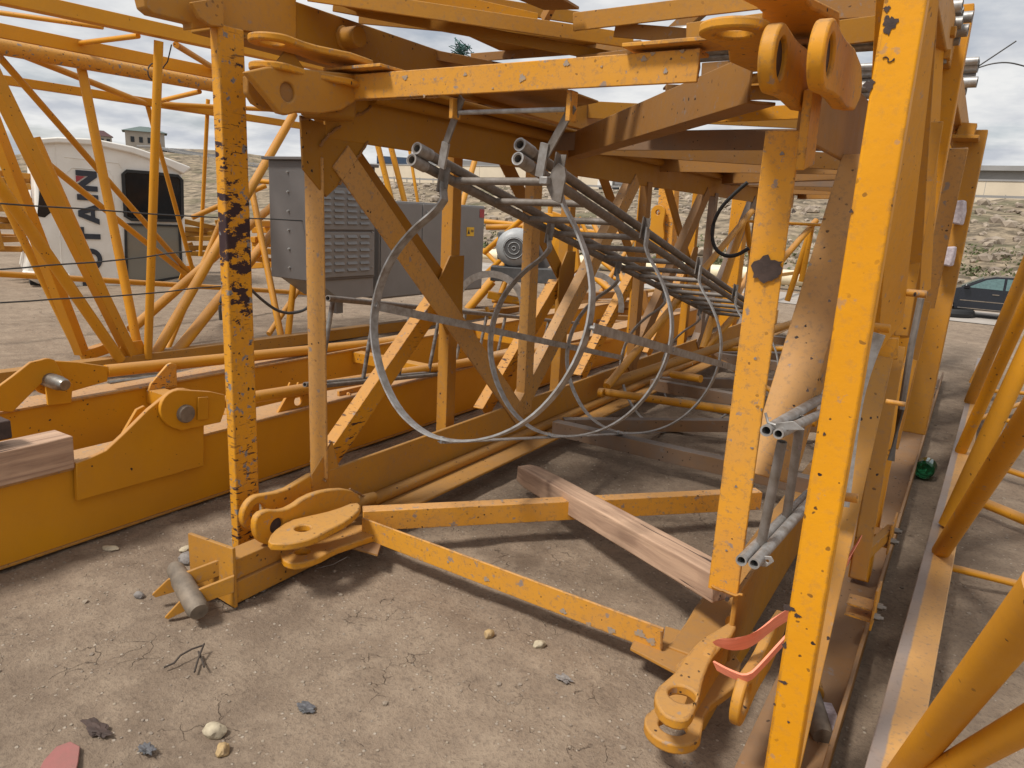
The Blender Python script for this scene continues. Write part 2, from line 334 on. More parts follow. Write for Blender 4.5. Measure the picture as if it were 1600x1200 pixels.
c = mixc_(t, mul(t, peb, .7), c, (.50, .43, .35))
# far field: rubble with scrub, from 24 m on
sg = nd(t, 'ShaderNodeSeparateXYZ'); t.links.new(tcg.outputs['Object'], sg.inputs[0])
far = ramp(t, mul(t, sg.outputs[1], .01), .33, 0.0, .37, 1.0)
fr1 = noi(t, vec, .55, 9, .68); fr2 = noi(t, vec, .12, 5, .6)
rub = mixc_(t, ramp(t, fr1, .40, 0.0, .60, 1.0), (.10, .08, .055), (.33, .26, .18))
rub = mixc_(t, ramp(t, fr2, .54, 0.0, .64, .6), rub, (.10, .10, .05))
c = mixc_(t, far, c, rub)
t.links.new(c, b.inputs['Base Color']); b.inputs['Roughness'].default_value = .95; b.inputs['Specular IOR Level'].default_value = .2
h = mul(t, mul(t, nm, 1.0), mul(t, nf, .5), 'ADD'); h = mul(t, h, mul(t, noi(t, vec, 20, 8, .75), .7), 'ADD'); h = mul(t, h, mul(t, cr1, -.5), 'ADD'); h = mul(t, h, mul(t, peb, .25), 'ADD'); bump(t, b, h, .8, .02)
M['ground'] = m
# ------------------------------------------------------------------ ground sheet
HX, HY = D(235, 240, 235).x, D(235, 240, 235).y
def sst(a, b_, q): q = max(0, min(1, (q-a)/(b_-a))); return q*q*(3-2*q)
def gz(x, y):
    z = -1.15*sst(13.5, 21, y)
    z += 7.0*sst(39, 112, y)+1.2*sst(118, 135, y)*0
    z += 9.0*math.exp(-((x-HX)/58)**2-((y-HY-20)/62)**2)*sst(-10, 60, -x-30)
    r = math.hypot(x, y)
    if 37 < y < 112: z += .55*noise.fractal(V(x*.12, y*.12, 0), 1.0, 2.0, 5)
    elif x < -40: z += .5*noise.fractal(V(x*.08, y*.08, 0), 1.0, 2.0, 4)
    if r < 12: z += .016*noise.fractal(V(x*1.8, y*1.8, 3), 1.0, 2.0, 3)+.008*noise.noise(V(x*8, y*8, 1))+.004*noise.noise(V(x*24, y*24, 1))-.010
    return z
def axis(lo, a, b_, hi, st, g):
    q = []; p = a; s_ = st
    while p > lo: s_ *= g; p -= s_; q.append(p)
    q = q[::-1]; n = int((b_-a)/st); q += [a+st*i for i in range(n+1)]; p = q[-1]; s_ = st
    while p < hi: s_ *= g; p += s_; q.append(p)
    return q
xs = axis(-700, -3.2, 1.0, 400, .028, 1.045); ys = axis(-15, .9, 5.2, 600, .028, 1.04)
gm = MB(); nx = len(xs)
gm.v = [V(x, y, gz(x, y)) for y in ys for x in xs]
gm.f = [(j*nx+i, j*nx+i+1, (j+1)*nx+i+1, (j+1)*nx+i) for j in range(len(ys)-1) for i in range(nx-1)]
tag(gm.build('ground', M['ground']), None, None, None, 'structure')
# ------------------------------------------------------------------ background
# paved track the car stands on
rd = MB(); 
for i in range(24): 
    x0, x1 = -30+i*2.5, -27.5+i*2.5
    rd.add([(x0, 27.6, gz(x0, 27.6)+.02), (x1, 27.6, gz(x1, 27.6)+.02), (x1, 32.2, gz(x1, 32.2)+.02), (x0, 32.2, gz(x0, 32.2)+.02)], [(0, 1, 2, 3)])
M['track'] = simple('compacted_gravel_track', (.40, .36, .32), .95, 0, sc=1.5, col2=(.30, .26, .22), bmp=.3)
tag(rd.build('gravel_road', M['track']), None, None, None, 'structure')
rr = MB()
for i in range(60):
    x0, x1 = -190+i*5, -185+i*5
    rr.add([(x0, 113, gz(x0, 113)+.05), (x1, 113, gz(x1, 113)+.05), (x1, 121, gz(x1, 121)+.05), (x0, 121, gz(x0, 121)+.05)], [(0, 1, 2, 3)])
tag(rr.build('road', M['asphalt']), None, None, None, 'structure')
wz = gz(0, 128)
wl = MB()
for i in range(46): wl.box((-205+i*6, 128, wz-1.5), (-199.06+i*6, 128.4, wz+(4.7 if i < 29 else 3.6)))
wt = thing('boundary_wall', 'long pale concrete wall behind the road on top of the embankment', 'wall', (-60, 128, wz))
wl.build('wall_panel', M['wall'], wt)
cp_ = MB(); cp_.box((-205, 127.9, wz+4.7), (-31.2, 128.5, wz+4.95)); cp_.box((-31, 127.9, wz+3.6), (71, 128.5, wz+3.85)); cp_.build('coping', M['wallgrey'], wt)
gh = MB(); gh.box((-48, 150, wz-1), (80, 170, wz+6.6)); 
sh = thing('storage_hall', 'long low grey hall with pale lower wall, right background horizon', 'building', (16, 150, wz))
gh.build('wall', M['wallgrey'], sh)
q = MB(); q.box((-48.5, 149, wz+6.6), (81, 171, wz+7.4)); q.build('roof', M['wallgrey'], sh)
for nm, u0, u1, dd, hh, mt, lb in (('warehouse', 590, 660, 190, 8.6, 'bluew', 'long warehouse with blue cladding on the embankment skyline, left of the centre'), ('warehouse', 668, 905, 175, 7.8, 'wallgrey', 'low grey and blue warehouse on the embankment skyline behind the boundary wall')):
    a, b2 = D(u0, 290, dd), D(u1, 290, dd); a.z = b2.z = wz
    th = thing(nm, lb, 'building', a); dv = (b2-a).normalized(); bk = V(dv.y, -dv.x, 0)*-18
    bb = MB(); bb.beam(a-Z*2, b2-Z*2, [(-8, 0), (8, 0), (8, hh-1), (-8, hh-1)]); bb.build('wall', M['wall'] if mt == 'wallgrey' else M[mt], th)
    bb = MB(); bb.beam(a+Z*(hh-3), b2+Z*(hh-3), [(-8.3, 0), (8.3, 0), (8.3, 1.5), (-8.3, 1.5)]); bb.build('roof', M[mt], th)
# guard rail
gl = thing('guard_rail', 'thin metal crash barrier along the road on the embankment', 'barrier', (-60, 112.4, gz(-60, 112.4)))
q = MB()
for i in range(60): x0 = -190+i*5; q.beam((x0, 112.4, gz(x0, 112.4)+.75), (x0+5, 112.4, gz(x0+5, 112.4)+.75), rect(.08, .3))
q.build('rail', M['galv'], gl)
q = MB()
for i in range(75): x0 = -190+i*3.3; q.box((x0, 112.5, gz(x0, 112.4)-.3), (x0+.12, 112.62, gz(x0, 112.4)+1.0))
q.build('post', M['galv'], gl)['kind'] = 'stuff'
# lorry on the road
def lorry(u, v, label, nm='articulated_lorry', mt='galv'):
    p = P(u, v, y=117); p.z = gz(p.x, 117)+.05
    th = thing(nm, label, 'lorry', p)
    tm = M['cabgrey'] if mt == 'galv' else M[mt]
    q = MB(); q.box((p.x+2.6, 116, p.z+1.1), (p.x+14, 118.5, p.z+3.6)); q.build('trailer', tm, th, .05)
    q = MB(); o = [(p.x-.6, p.z+.5), (p.x+2.2, p.z+.5), (p.x+2.2, p.z+3.5), (p.x+1.0, p.z+3.6), (p.x+.2, p.z+2.6), (p.x-.6, p.z+1.6)]
    q.plate([V(a, 116, c) for a, c in o], V(0, 2.4, 0)); c = q.build('cab', M['white'], th, .06)
    q = MB(); q.plate([V(a, 115.97, c) for a, c in [(p.x+.5, p.z+1.9), (p.x+1.5, p.z+1.9), (p.x+1.5, p.z+2.8), (p.x+.9, p.z+2.8)]], V(0, .02, 0)); q.build('window', M['darkw'], c)
    for dx_ in (.2, 2.9, 10.3, 11.6, 12.9):
        q = MB(); q.tube((p.x+dx_, 116, p.z+.5), (p.x+dx_, 116.4, p.z+.5), .5, 18); q.build('wheel', M['black'], th)
lorry(941, 305, 'white lorry with pale trailer on the embankment road')
lorry(1085, 306, 'dark trailer lorry on the embankment road, right of the white one', mt='darkw')
# houses on the hill
def house(u, vb, dist, wpx, hpx, roofh, rm, label, nwin=3):
    p = D(u, vb, dist); p.z = min(p.z, gz(p.x, p.y)+9); k = dist*1.0/math.hypot(ray(u, vb).x, ray(u, vb).y)/F
    w_, h_ = wpx*k, hpx*k; dd = V(ray(u, vb).x, ray(u, vb).y, 0).normalized(); sv_ = V(dd.y, -dd.x, 0)
    th = thing('hill_house', label, 'house', p)
    q = MB(); a, b2 = p-sv_*w_/2-Z*3, p+sv_*w_/2-Z*3; q.beam(a, b2, [(-w_*.4, 0), (w_*.4, 0), (w_*.4, h_+3), (-w_*.4, h_+3)]); wall = q.build('wall', M['house'], th)
    q = MB(); e_ = .08*w_; A = [p+sv_*sx*(w_/2+e_)+dd*sy_*(w_*.4+e_)+Z*h_ for sx, sy_ in ((-1, -1), (1, -1), (1, 1), (-1, 1))]; T = [p-sv_*w_*.12+Z*(h_+roofh*k), p+sv_*w_*.12+Z*(h_+roofh*k)]
    q.add(A+T, [(0, 1, 5, 4), (1, 2, 5), (2, 3, 4, 5), (3, 0, 4), (3, 2, 1, 0)]); q.build('roof', M[rm], th)
    for i in range(nwin):
        c_ = p+sv_*w_*(-.32+.64*i/max(1, nwin-1))-dd*(w_*.4+.06)+Z*h_*.55
        q = MB(); q.beam(c_-Z*h_*.15, c_+Z*h_*.15, rect(.9, .1), up=dd); q.build('window', M['darkw'], wall)
house(228, 236, 235, 54, 27, 9, 'roofgreen', 'large pale house with green hipped roof on the hilltop', 4)
house(160, 226, 250, 27, 12, 9, 'roofred', 'smaller house with dark red roof left of the green roofed house')
house(290, 243, 225, 34, 8, 1.5, 'wallgrey', 'low flat unfinished building on the hilltop beside the big house')
hw = thing('hill_wall', 'pale retaining wall running along the hilltop below the houses', 'wall', D(300, 250, 215)); q = MB()
pa = [D(u, v, 212) for u, v in ((150, 240), (205, 243), (258, 250), (300, 256), (345, 262))]
for i in range(len(pa)-1): q.beam(pa[i]-Z*3.5, pa[i+1]-Z*3.5, [(-.3, 0), (.3, 0), (.3, 4), (-.3, 4)])
q.build('wall_panel', M['house'], hw)
# pipeline
pl = thing('pipeline', 'long cream coated pipe lying across the dirt behind the yard', 'pipe', (-8, 34, -1.1))
a, b2 = P(430, 398, y=33), P(1290, 434, y=26.3)
q = MB(); 
a = P(960, 413, y=34.6); b2 = P(1262, 436, y=33.6); dv = (b2-a).normalized()
q.tube(a-dv*46, b2+dv*1.2, .34, 18); q.build('pipe_run', M['pipe'], pl)
q = MB()
for i in range(9):
    c_ = a-dv*(36-i*5); q = MB(); q.box((c_.x-.3, c_.y-.5, gz(c_.x, c_.y)-.2), (c_.x+.3, c_.y+.5, c_.z-.2)); q.build('support_block', M['wallgrey'], pl)

# scrub along the field
rs = random.Random(3); q = MB()
for i in range(1500):
    yy = 36.5+26*rs.random()**2.2; xx = rs.uniform(-1.15*yy, .1*yy)
    if noise.noise(V(xx*.08, yy*.15, 9)) < -.02: continue
    c_ = V(xx, yy, gz(xx, yy))
    for k in range(16):
        p = c_+V(rs.gauss(0, .5), rs.gauss(0, .5), rs.uniform(0, .5)); s_ = rs.uniform(.05, .16); n_ = V(rs.gauss(0, 1), rs.gauss(0, 1), rs.gauss(0, 1)).normalized(); t_ = n_.orthogonal().normalized(); b_ = n_.cross(t_)
        q.add([p-t_*s_, p+b_*s_*.6, p+t_*s_, p-b_*s_*.6], [(0, 1, 2, 3)])
tag(q.build('scrub', M['leafdry'], loc=(0, 40, 0)), 'low green scrub growing on the rubble embankment', 'scrub', None, 'stuff')
def rock(bm_or, c, r, sq=(1, 1, .6), seed=0, sub=2):
    bm = bmesh.new(); bmesh.ops.create_icosphere(bm, subdivisions=sub, radius=1); o = V(seed*3.7, seed*1.3, seed*.7)
    for v in bm.verts:
        k = 1+.32*noise.noise(v.co*1.1+o)+.14*noise.noise(v.co*3.1+o); v.co = V(v.co.x*sq[0], v.co.y*sq[1], v.co.z*sq[2])*k*r+Vector(c)
    vs = [v.co.copy() for v in bm.verts]; fs = [tuple(v.index for v in f.verts) for f in bm.faces]; bm.free(); bm_or.add(vs, fs)
# rubble on the embankment and gravel in the yard
q = MB(); rs = random.Random(5)
for i in range(2300):
    yy = rs.uniform(38, 100); xx = rs.uniform(-1.2*yy, .12*yy); s_ = rs.uniform(.10, .38)*(1 if rs.random() < .9 else 2)
    rock(q, (xx, yy, gz(xx, yy)+s_*.2), s_, (1, 1, .7), i % 37, 1)
M['rubble'] = simple('rubble_stone', (.40, .33, .25), .9, 0, sc=.7, col2=(.17, .13, .10), bmp=.3)
tag(q.build('rubble', M['rubble'], loc=(0, 60, 0)), 'broken stone rubble scattered over the embankment', 'rubble', None, 'stuff')
q = MB(); rs = random.Random(6)
for i in range(5200):
    r_ = rs.random()
    if r_ < .6: xx, yy = rs.uniform(-3.4, .9), rs.uniform(.9, 4)
    else: xx, yy = rs.uniform(-12, 1.6), rs.uniform(2, 13)
    s_ = rs.uniform(.0018, .006)*(1 if rs.random() < .95 else 2.0)*(1 if yy < 4 else 2)
    rock(q, (xx, yy, gz(xx, yy)+s_*.2), s_, (1, 1, .7), i % 37, 1)
M['gravel'] = simple('small_gravel', (.33, .27, .20), .9, 0, sc=3, col2=(.20, .16, .13), bmp=0)
tag(q.build('gravel', M['gravel'], loc=(-1, 2, 0)), 'tiny pebbles and clods strewn over the dry earth', 'gravel', None, 'stuff')
# ------------------------------------------------------------------ steelwork helpers
def ang(A, B, n, w, h, edge=1, t=.011):
    """steel angle whose face (width w) looks along n, second leg of depth h at one edge"""
    pr = [(-w/2, 0), (-w/2, -t), (w/2-t, -t), (w/2-t, -h), (w/2, -h), (w/2, 0)]
    if edge < 0: pr = [(-a, b_) for a, b_ in pr]
    return MB().beam(A, B, pr, up=n)
def smooth(pts, k=3):
    """k=3: open curve; k=2: one round of corner cutting on a closed outline"""
    if k == 2:
        n = len(pts); r = []
        for i in range(n): a, c_ = pts[i], pts[(i+1) % n]; r += [a*.75+c_*.25, a*.25+c_*.75]
        return r
    for _ in range(k-1):
        r = [pts[0]]
        for i in range(len(pts)-1): r += [pts[i]*.75+pts[i+1]*.25, pts[i]*.25+pts[i+1]*.75]
        pts = r+[pts[-1]]
    return pts
def px(x_, *pts): return [P(u, v, x=x_) for u, v in pts]
def py(y_, *pts): return [P(u, v, y=y_) for u, v in pts]
def pz(z_, *pts): return [P(u, v, z=z_) for u, v in pts]
def fork(c, back, side, R=.085, neck=.062, root=.10, lenroot=.30):
    """lug outline: eye centre c, body runs along +back, width along side"""
    pts = [c+side*(R*math.cos(a))-back*(R*math.sin(a)) for a in [math.pi*i/14 for i in range(15)]]
    pts += [c-side*neck*1.02+back*.10, c-side*neck+back*.16, c-side*root+back*lenroot, c-side*root*.8+back*(lenroot+.14), c-side*root*.3+back*(lenroot+.2)]
    pts += [c+side*root*.3+back*(lenroot+.2), c+side*root*.8+back*(lenroot+.14), c+side*root+back*lenroot, c+side*neck+back*.16, c+side*neck*1.02+back*.10]
    return pts
def oriented(name, A, B, w_, h_, mat, parent=None, bevel=.004, roll=0, jag=0):
    """box along A->B with its own axes (local x along it)"""
    d = (B-A).normalized(); yv = (Z-d*Z.dot(d)).normalized(); xv = yv.cross(d)
    q = MB(); L_ = (B-A).length; n = 14; rs_ = random.Random(len(name)+int(L_*100)); vs = []
    for i in range(n+1):
        for a, c_ in ((-1, -1), (1, -1), (1, 1), (-1, 1)):
            k = 1-jag*.7*(1 if (i == 0) else 0)
            k = 1-(.22*jag if i == 0 else 0); wv_ = noise.noise(V(i*.35, a*3+c_*7, len(name)))*jag*.006; vs.append(V(L_*i/n+(rs_.uniform(-jag, jag)*.012 if i in (0, n) else 0), a*w_/2*k+wv_, c_*h_/2*k+wv_))
    fs = [(i*4+k, i*4+(k+1) % 4, i*4+4+(k+1) % 4, i*4+4+k) for i in range(n) for k in range(4)]+[(3, 2, 1, 0), (n*4, n*4+1, n*4+2, n*4+3)]
    q.add(vs, fs); o = q.build(name, mat, None, bevel)
    mw = Matrix(((d.x, -xv.x, yv.x, A.x), (d.y, -xv.y, yv.y, A.y), (d.z, -xv.z, yv.z, A.z), (0, 0, 0, 1)))
    if roll: mw = mw @ Matrix.Rotation(roll, 4, 'X')
    o.matrix_world = mw
    if parent: o.parent = parent; o.matrix_parent_inverse = parent.matrix_world.inverted() if False else Matrix.Translation(-Vector(parent.location))
    return o
def bolt(mb, c, ax, r=.014, l=.02): mb.tube(c, Vector(c)+Vector(ax)*l, r, 6); mb.tube(Vector(c)+Vector(ax)*l, Vector(c)+Vector(ax)*(l+.012), r*.55, 10)
# ================================================================== MAST SECTION
xL, xR, zB, zT, Y0, Y1 = -2.45, -.49, .09, 2.12, 2.28, 11.4
ms = thing('mast_section', 'open square crane mast section of dusty yellow angle steel, its open end facing the viewer', 'crane section', (-1.47, 2.3, 0))
def mir(pr): return [(-a, b_) for a, b_ in pr][::-1]
for nm, x_, z_, up, pr, mt in (('LL', xL, zB, Z, mir(Lsec(.22, .27, .018)), 'dusty'), ('UL', xL, zT, -Z, Lsec(.20, .255, .018), 'orange'),
                           ('LR', xR, zB, Z, Lsec(.22, .30, .018), 'dusty'), ('UR', xR, zT, -Z, mir(Lsec(.20, .27, .018)), 'brown')):
    o = MB().beam((x_, Y0, z_), (x_, Y1, z_), pr, up=up).build('chord', M[mt], ms, .006)
    s_ = 1 if x_ < -1 else -1; q = MB(); zz = z_+(up.z)*.045
    q.tube((x_+s_*.055, Y0+.25, zz), (x_+s_*.055, Y1, zz), .034, 12); q.build('stiffener_tube', M[mt], o)
def lug(outline_c, back, side, th, hole_r, mat, hx, **k):
    q = MB(); c_ = Vector(outline_c); n_ = Vector(th).normalized(); q.plate(fork(c_, back, side, **k), th, [circ(c_, back, side, hole_r, 20)])
    return q.build('corner_lug', M[mat], ms, .006)
q = MB(); hc = P(473, 825, z=.27); q.plate(smooth(pz(.27, (417, 849), (440, 850), (462, 848), (490, 841), (512, 829), (545, 812), (566, 792), (556, 783), (520, 797), (480, 806), (450, 813), (424, 832)), 2), V(0, 0, -.032), [circ(hc, X, Y, .033, 20)]); q.build('corner_lug', M['lug'], ms, .006)
q = MB(); hc = P(473, 861, z=.13); q.plate(smooth(pz(.13, (438, 868), (440, 856), (452, 848), (485, 849), (515, 836), (560, 815), (600, 832), (545, 850), (522, 858), (495, 873), (465, 881), (445, 878)), 2), V(0, 0, -.032), [circ(hc, X, Y, .034, 20)]); q.build('corner_lug', M['lug'], ms, .006)
q = MB(); xx = -2.30; hc = P(433, 822, x=xx); q.plate(smooth(px(xx, (402, 843), (398, 820), (404, 804), (420, 797), (436, 799), (455, 794), (480, 776), (510, 766), (545, 764), (565, 775), (560, 800), (500, 838), (440, 853), (415, 852)), 2), V(-.034, 0, 0), [circ(hc, Y, Z, .034, 18)]); q.build('corner_lug', M['lug'], ms, .006)
q = MB(); q.lathe(hc-X*.034, hc-X*.015, [(0, .034), (1, .034)], 18); q.build('hole_disc', M['rust'], ms)
q = MB(); q.tube(P(545, 790, x=-2.33), P(585, 776, x=-2.33), .036, 14, r2=.026); q.build('lug_root', M['dusty'], ms, .004)
lug((-.535, 1.86, .10), Y, X, V(0, 0, .034), .043, 'lug', 0)
q = MB(); hc = P(1066, 1084, z=.27); q.plate(smooth(pz(.27, (1022, 1092), (1025, 1075), (1040, 1062), (1060, 1045), (1074, 1020), (1095, 998), (1117, 985), (1150, 965), (1150, 985), (1127, 1010), (1110, 1030), (1098, 1062), (1093, 1090), (1080, 1122), (1060, 1126), (1035, 1116)), 2), V(0, 0, -.036), [circ(hc, X, Y, .040, 20)]); q.build('corner_lug', M['lug'], ms, .007)
q = MB(); xx = -.498; q.plate(smooth(px(xx, (1078, 1128), (1090, 1095), (1099, 1062), (1109, 1030), (1122, 1008), (1145, 995), (1190, 985), (1195, 1040), (1150, 1085), (1120, 1120), (1100, 1150)), 2), V(-.034, 0, 0)); q.build('corner_lug', M['lug'], ms, .007)
for x_ in (-2.475,): lug((x_, 1.88, .275), Y, Z, V(.034, 0, 0), .040, 'lug', 0, R=.08, root=.09)
for x_, z_, R_ in ((-.375, .285, .078),): lug((x_, 1.90, z_), Y, Z, V(.03, 0, 0), R_-.036, 'lug', 0, R=R_, root=.08)
for zc in (2.055, 2.15): lug((-2.30, 1.90, zc), Y, X, V(0, 0, .026), .045, 'lug', 0)
q = MB(); xx = -2.235; hc = P(450, 144, x=xx); q.plate(px(xx, (385, 112), (398, 128), (420, 155), (437, 177), (449, 180), (463, 176), (500, 178), (535, 172), (557, 158), (580, 140), (580, 118), (480, 108), (420, 104)), V(-.03, 0, 0), [circ(hc, Y, Z, .034, 18)]); q.build('corner_lug', M['dusty'], ms, .006)
q = MB(); q.lathe(hc-X*.05, hc-X*.012, [(0, .034), (1, .034)], 18); q.build('hole_disc', M['brown'], ms)
q = MB(); xx = -2.42; q.plate(px(xx, (386, 118), (387, 145), (398, 162), (416, 173), (440, 176), (520, 172), (520, 120)), V(-.03, 0, 0)); q.build('corner_lug', M['dusty'], ms, .006)
q = MB(); q.box((-2.42, 2.12, 1.93), (-2.265, 2.30, 2.10)); q.build('lug_root', M['orange'], ms, .02)
q = MB(); A = P(1263, 140, y=2.14); B = P(1249, 266, y=2.18); q.beam(A, B, [(-.012, 0), (.012, 0), (.012, -.13), (-.012, -.13)], up=-Y); q.build('gusset_plate', M['front'], ms, .003)
for x_ in (-.515, -.405): lug((x_, 1.90, 1.99), Y, Z, V(.038, 0, 0), .046, 'lug', 0, R=.078, neck=.068, root=.075)
for x_ in (-.515, -.405): q = MB(); q.lathe(V(x_+.006, 1.9, 1.99), V(x_+.026, 1.9, 1.99), [(0, .046), (1, .046)], 22); q.build('hole_disc', M['rust'], ms)  # dark discs inside the eyes stand in for the shade of the open holes
for zc, xx in ((2.05, -.60), (2.135, -.52)): lug((xx, 1.90, zc), Y, X, V(0, 0, .026), .045, 'lug', 0)
# front frame
ang(V(-2.285, 2.25, 2.058), V(-.808, 2.25, 2.058), -Y, .096, .09, 1).build('front_rail', M['front'], ms, .003)
ang(V(-2.19, 2.25, .145), V(-.722, 2.25, .137), -Y, .10, .08, -1).build('front_rail', M['front'], ms, .003)
ang(V(-2.472, 2.25, .325), V(-2.482, 2.25, 1.785), -Y, .112, .09, 1).build('front_stile', M['peach'], ms, .003)
MB().beam(V(-.536, 2.25, .395), V(-.536, 2.25, 1.868), [(-.05, 0), (-.05, -.012), (.038, -.012), (.038, -.11), (.05, -.11), (.05, 0)], up=-Y).build('front_stile', M['front'], ms, .003)
q = MB(); q.box((-1.05, 2.215, 2.118), (-.66, 2.36, 2.13)); q.build('gusset_plate', M['front'], ms, .002)
q = MB(); q.box((-2.36, 2.2, 2.116), (-2.05, 2.36, 2.128)); q.build('gusset_plate', M['front'], ms, .002)
# corner gussets
q = MB(); q.plate(px(-2.435, (470, 180), (577, 222), (527, 292), (510, 308), (474, 264)), V(-.012, 0, 0)); q.build('gusset_plate', M['orange'], ms, .002)
q = MB(); q.plate(px(-2.435, (487, 742), (520, 690), (533, 742), (560, 790), (490, 790)), V(-.012, 0, 0)); q.build('gusset_plate', M['dusty'], ms, .002)
q = MB(); q.plate(pz(.098, (505, 800), (560, 790), (600, 835), (590, 866), (480, 835)), V(0, 0, -.012)); q.build('gusset_plate', M['brown'], ms, .002)
q = MB(); q.plate(pz(.100, (1040, 978), (1065, 985), (1085, 950), (1112, 915), (1160, 915), (1150, 980), (1060, 1052), (985, 1012), (990, 1000), (1034, 1012)), V(0, 0, -.012)); q.build('gusset_plate', M['dusty'], ms, .002)
# left face lacing
cols = ['peach', 'peach', 'brown', 'grimy', 'grimy', 'grimy']
ang(V(-2.425, 2.36, 1.80), V(-2.425, 4.02, .24), X, .135, .09, 1).build('lacing_bar', M['peach'], ms, .003)
for k in range(4): ang(V(-2.422, 3.98+1.83*k, .28), V(-2.422, 5.62+1.83*k, 1.90), X, .13, .08, 1).build('lacing_bar', M[cols[k+1]], ms, .003)
for k in range(4): ang(V(-2.42, 4.08+1.83*k, .26), V(-2.42, 4.05+1.83*k, 1.90), X, .10, .07, 1).build('lacing_post', M[cols[k+1]], ms, .003)
# right face lacing
a, b2 = P(1338, 262, x=-.52), P(1222, 640, x=-.52)
ang(P(1350, 240, y=3.0), P(1196, 745, y=2.48), V(-.12, -1, 0), .15, .09, 1).build('lacing_bar', M['peach'], ms, .003)
for k in range(4):
    ang(V(-.51, 3.9+1.83*k, .28), V(-.51, 5.5+1.83*k, 1.92), -X, .13, .08, -1).build('lacing_bar', M[cols[min(4, k+2)]], ms, .003)
    ang(V(-.51, 4.08+1.83*k, .26), V(-.51, 4.05+1.83*k, 1.90), -X, .10, .07, 1).build('lacing_post', M[cols[k+1]], ms, .003)
# bottom and top face lacing
a, b2 = V(-2.27, 2.44, .155), V(-.60, 4.05, .155)
ang(P(567, 815, z=.16), P(1190, 783, z=.16), V(.3, -1, 0), .10, .07, 1).build('lacing_bar', M['front'], ms, .003)
ang(V(-2.3, 4.22, .15), V(-.55, 4.22, .15), -Y, .10, .08, 1).build('lacing_bar', M['grimy'], ms, .003)
for k in range(3):
    ang(V(-2.3, 4.4+1.83*k, .13), V(-.6, 5.9+1.83*k, .13), V(1, -1, 0), .09, .07, 1).build('lacing_bar', M['grimy'], ms, .003)
    ang(V(-2.3, 6.0+1.83*k, .15), V(-.55, 6.0+1.83*k, .15), -Y, .10, .08, 1).build('lacing_bar', M['grimy'], ms, .003)
ang(V(-.70, 2.42, 2.045), V(-2.36, 4.30, 2.035), V(-1.6, -1.5, 0), .15, .10, 1).build('lacing_bar', M['brown'], ms, .003)
for k in range(4):
    ang(V(-2.40, 4.17+1.83*k, 2.05), V(-.53, 4.17+1.83*k, 2.05), -Y, .11, .10, 1).build('lacing_bar', M[('grimy', 'brown', 'grimy', 'brown')[k]], ms, .003)
    s_ = k % 2
    ang(V(-2.38 if not s_ else -.55, 4.35+1.83*k, 2.05), V(-.55 if not s_ else -2.38, 5.85+1.83*k, 2.05), V(.4, -1, 0), .11, .09, 1).build('lacing_bar', M['brown'], ms, .003)
# mud splat on the right front stile
q = MB(); rs = random.Random(4); cc = P(1200, 421, y=2.246)
q.plate([cc+X*(.045+.010*rs.uniform(-1, 1))*math.cos(a)+Z*(.036+.010*rs.uniform(-1, 1))*math.sin(a) for a in [2*math.pi*i/26 for i in range(26)]], V(0, -.004, 0)); q.build('mud_splat', M['rust'], ms)
# ================================================================== CAGED LADDER
Ld = ray(1434, 656).normalized(); Sd = V(1, 0, 0); Sd = (Sd-Ld*Sd.dot(Ld)).normalized(); Nd = Sd.cross(Ld)
h1 = P(852, 262, y=2.52); 
def HP(u, v): return PP(u, v, h1, Ld)
ld = thing('caged_ladder', 'dull galvanised ladder with big round safety hoops, hanging slanted inside the open mast section', 'ladder', tuple(h1))
st = -.16; en = 4.9
for (u, v) in ((687, 251), (679, 268), (843, 247), (840, 268)):
    a = HP(u, v)
    q = MB(); q.tube(a+Ld*st, a+Ld*en, .0215, 14, hollow=.72); q.build('rail', M['galvdull'], ld)
    q = MB(); q.tube(a+Ld*(st-.002), a+Ld*(st+.09), .0255, 14, hollow=.8); q.build('rail_socket', M['galv'], ld)
lA, rA = HP(684, 268), HP(840, 268)
for i in range(14):
    t_ = .14+.345*i; q = MB(); q.tube(lA+Ld*t_, rA+Ld*t_, .0165, 12); q.build('rung', M['galvdull'], ld)
hp = [(692, 285), (694, 312), (682, 330), (648, 357), (614, 398), (592, 448), (583, 500), (586, 545), (598, 592), (622, 640), (655, 672), (690, 687), (740, 690), (795, 676), (845, 643), (888, 590), (916, 530), (927, 470), (922, 415), (903, 360), (881, 322), (875, 300), (880, 262)]
hpt = [HP(*p) for p in hp]
cen = sum(hpt, Vector())/len(hpt)
hs0 = smooth(hpt[1:-1], 3); hs0 = [hpt[0]]+hs0+[hpt[-1]]
hoffs = (0, 1.0, 2.02, 3.05, 4.1)
for k, of in enumerate(hoffs):
    vs = []; m_ = len(hs0)
    for i, p in enumerate(hs0):
        a, b2 = hs0[max(0, i-1)], hs0[min(m_-1, i+1)]; d = (b2-a).normalized(); nn_ = d.cross(Ld).normalized()
        c_ = p+Ld*of; vs += [c_-Ld*.024-nn_*.004, c_+Ld*.024-nn_*.004, c_+Ld*.024+nn_*.004, c_-Ld*.024+nn_*.004]
    q = MB(); q.add(vs, [(i*4+j, i*4+(j+1) % 4, i*4+4+(j+1) % 4, i*4+4+j) for i in range(m_-1) for j in range(4)]+[(3, 2, 1, 0), (m_*4-4, m_*4-3, m_*4-2, m_*4-1)])
    h = q.build('safety_hoop', M['galv'], ld)
    for (u, v, uu) in ((693, 280, 0), (872, 262, 0)):
        c_ = HP(u, v)+Ld*of; q = MB(); q.beam(c_-Nd*-.05, c_-Nd*.06, rect(.006, .07), up=Ld); q.beam(c_-Nd*-.05+Sd*.012, c_-Nd*.04+Sd*.012, rect(.03, .005), up=Ld); q.build('hoop_bracket', M['galvdull'], h)
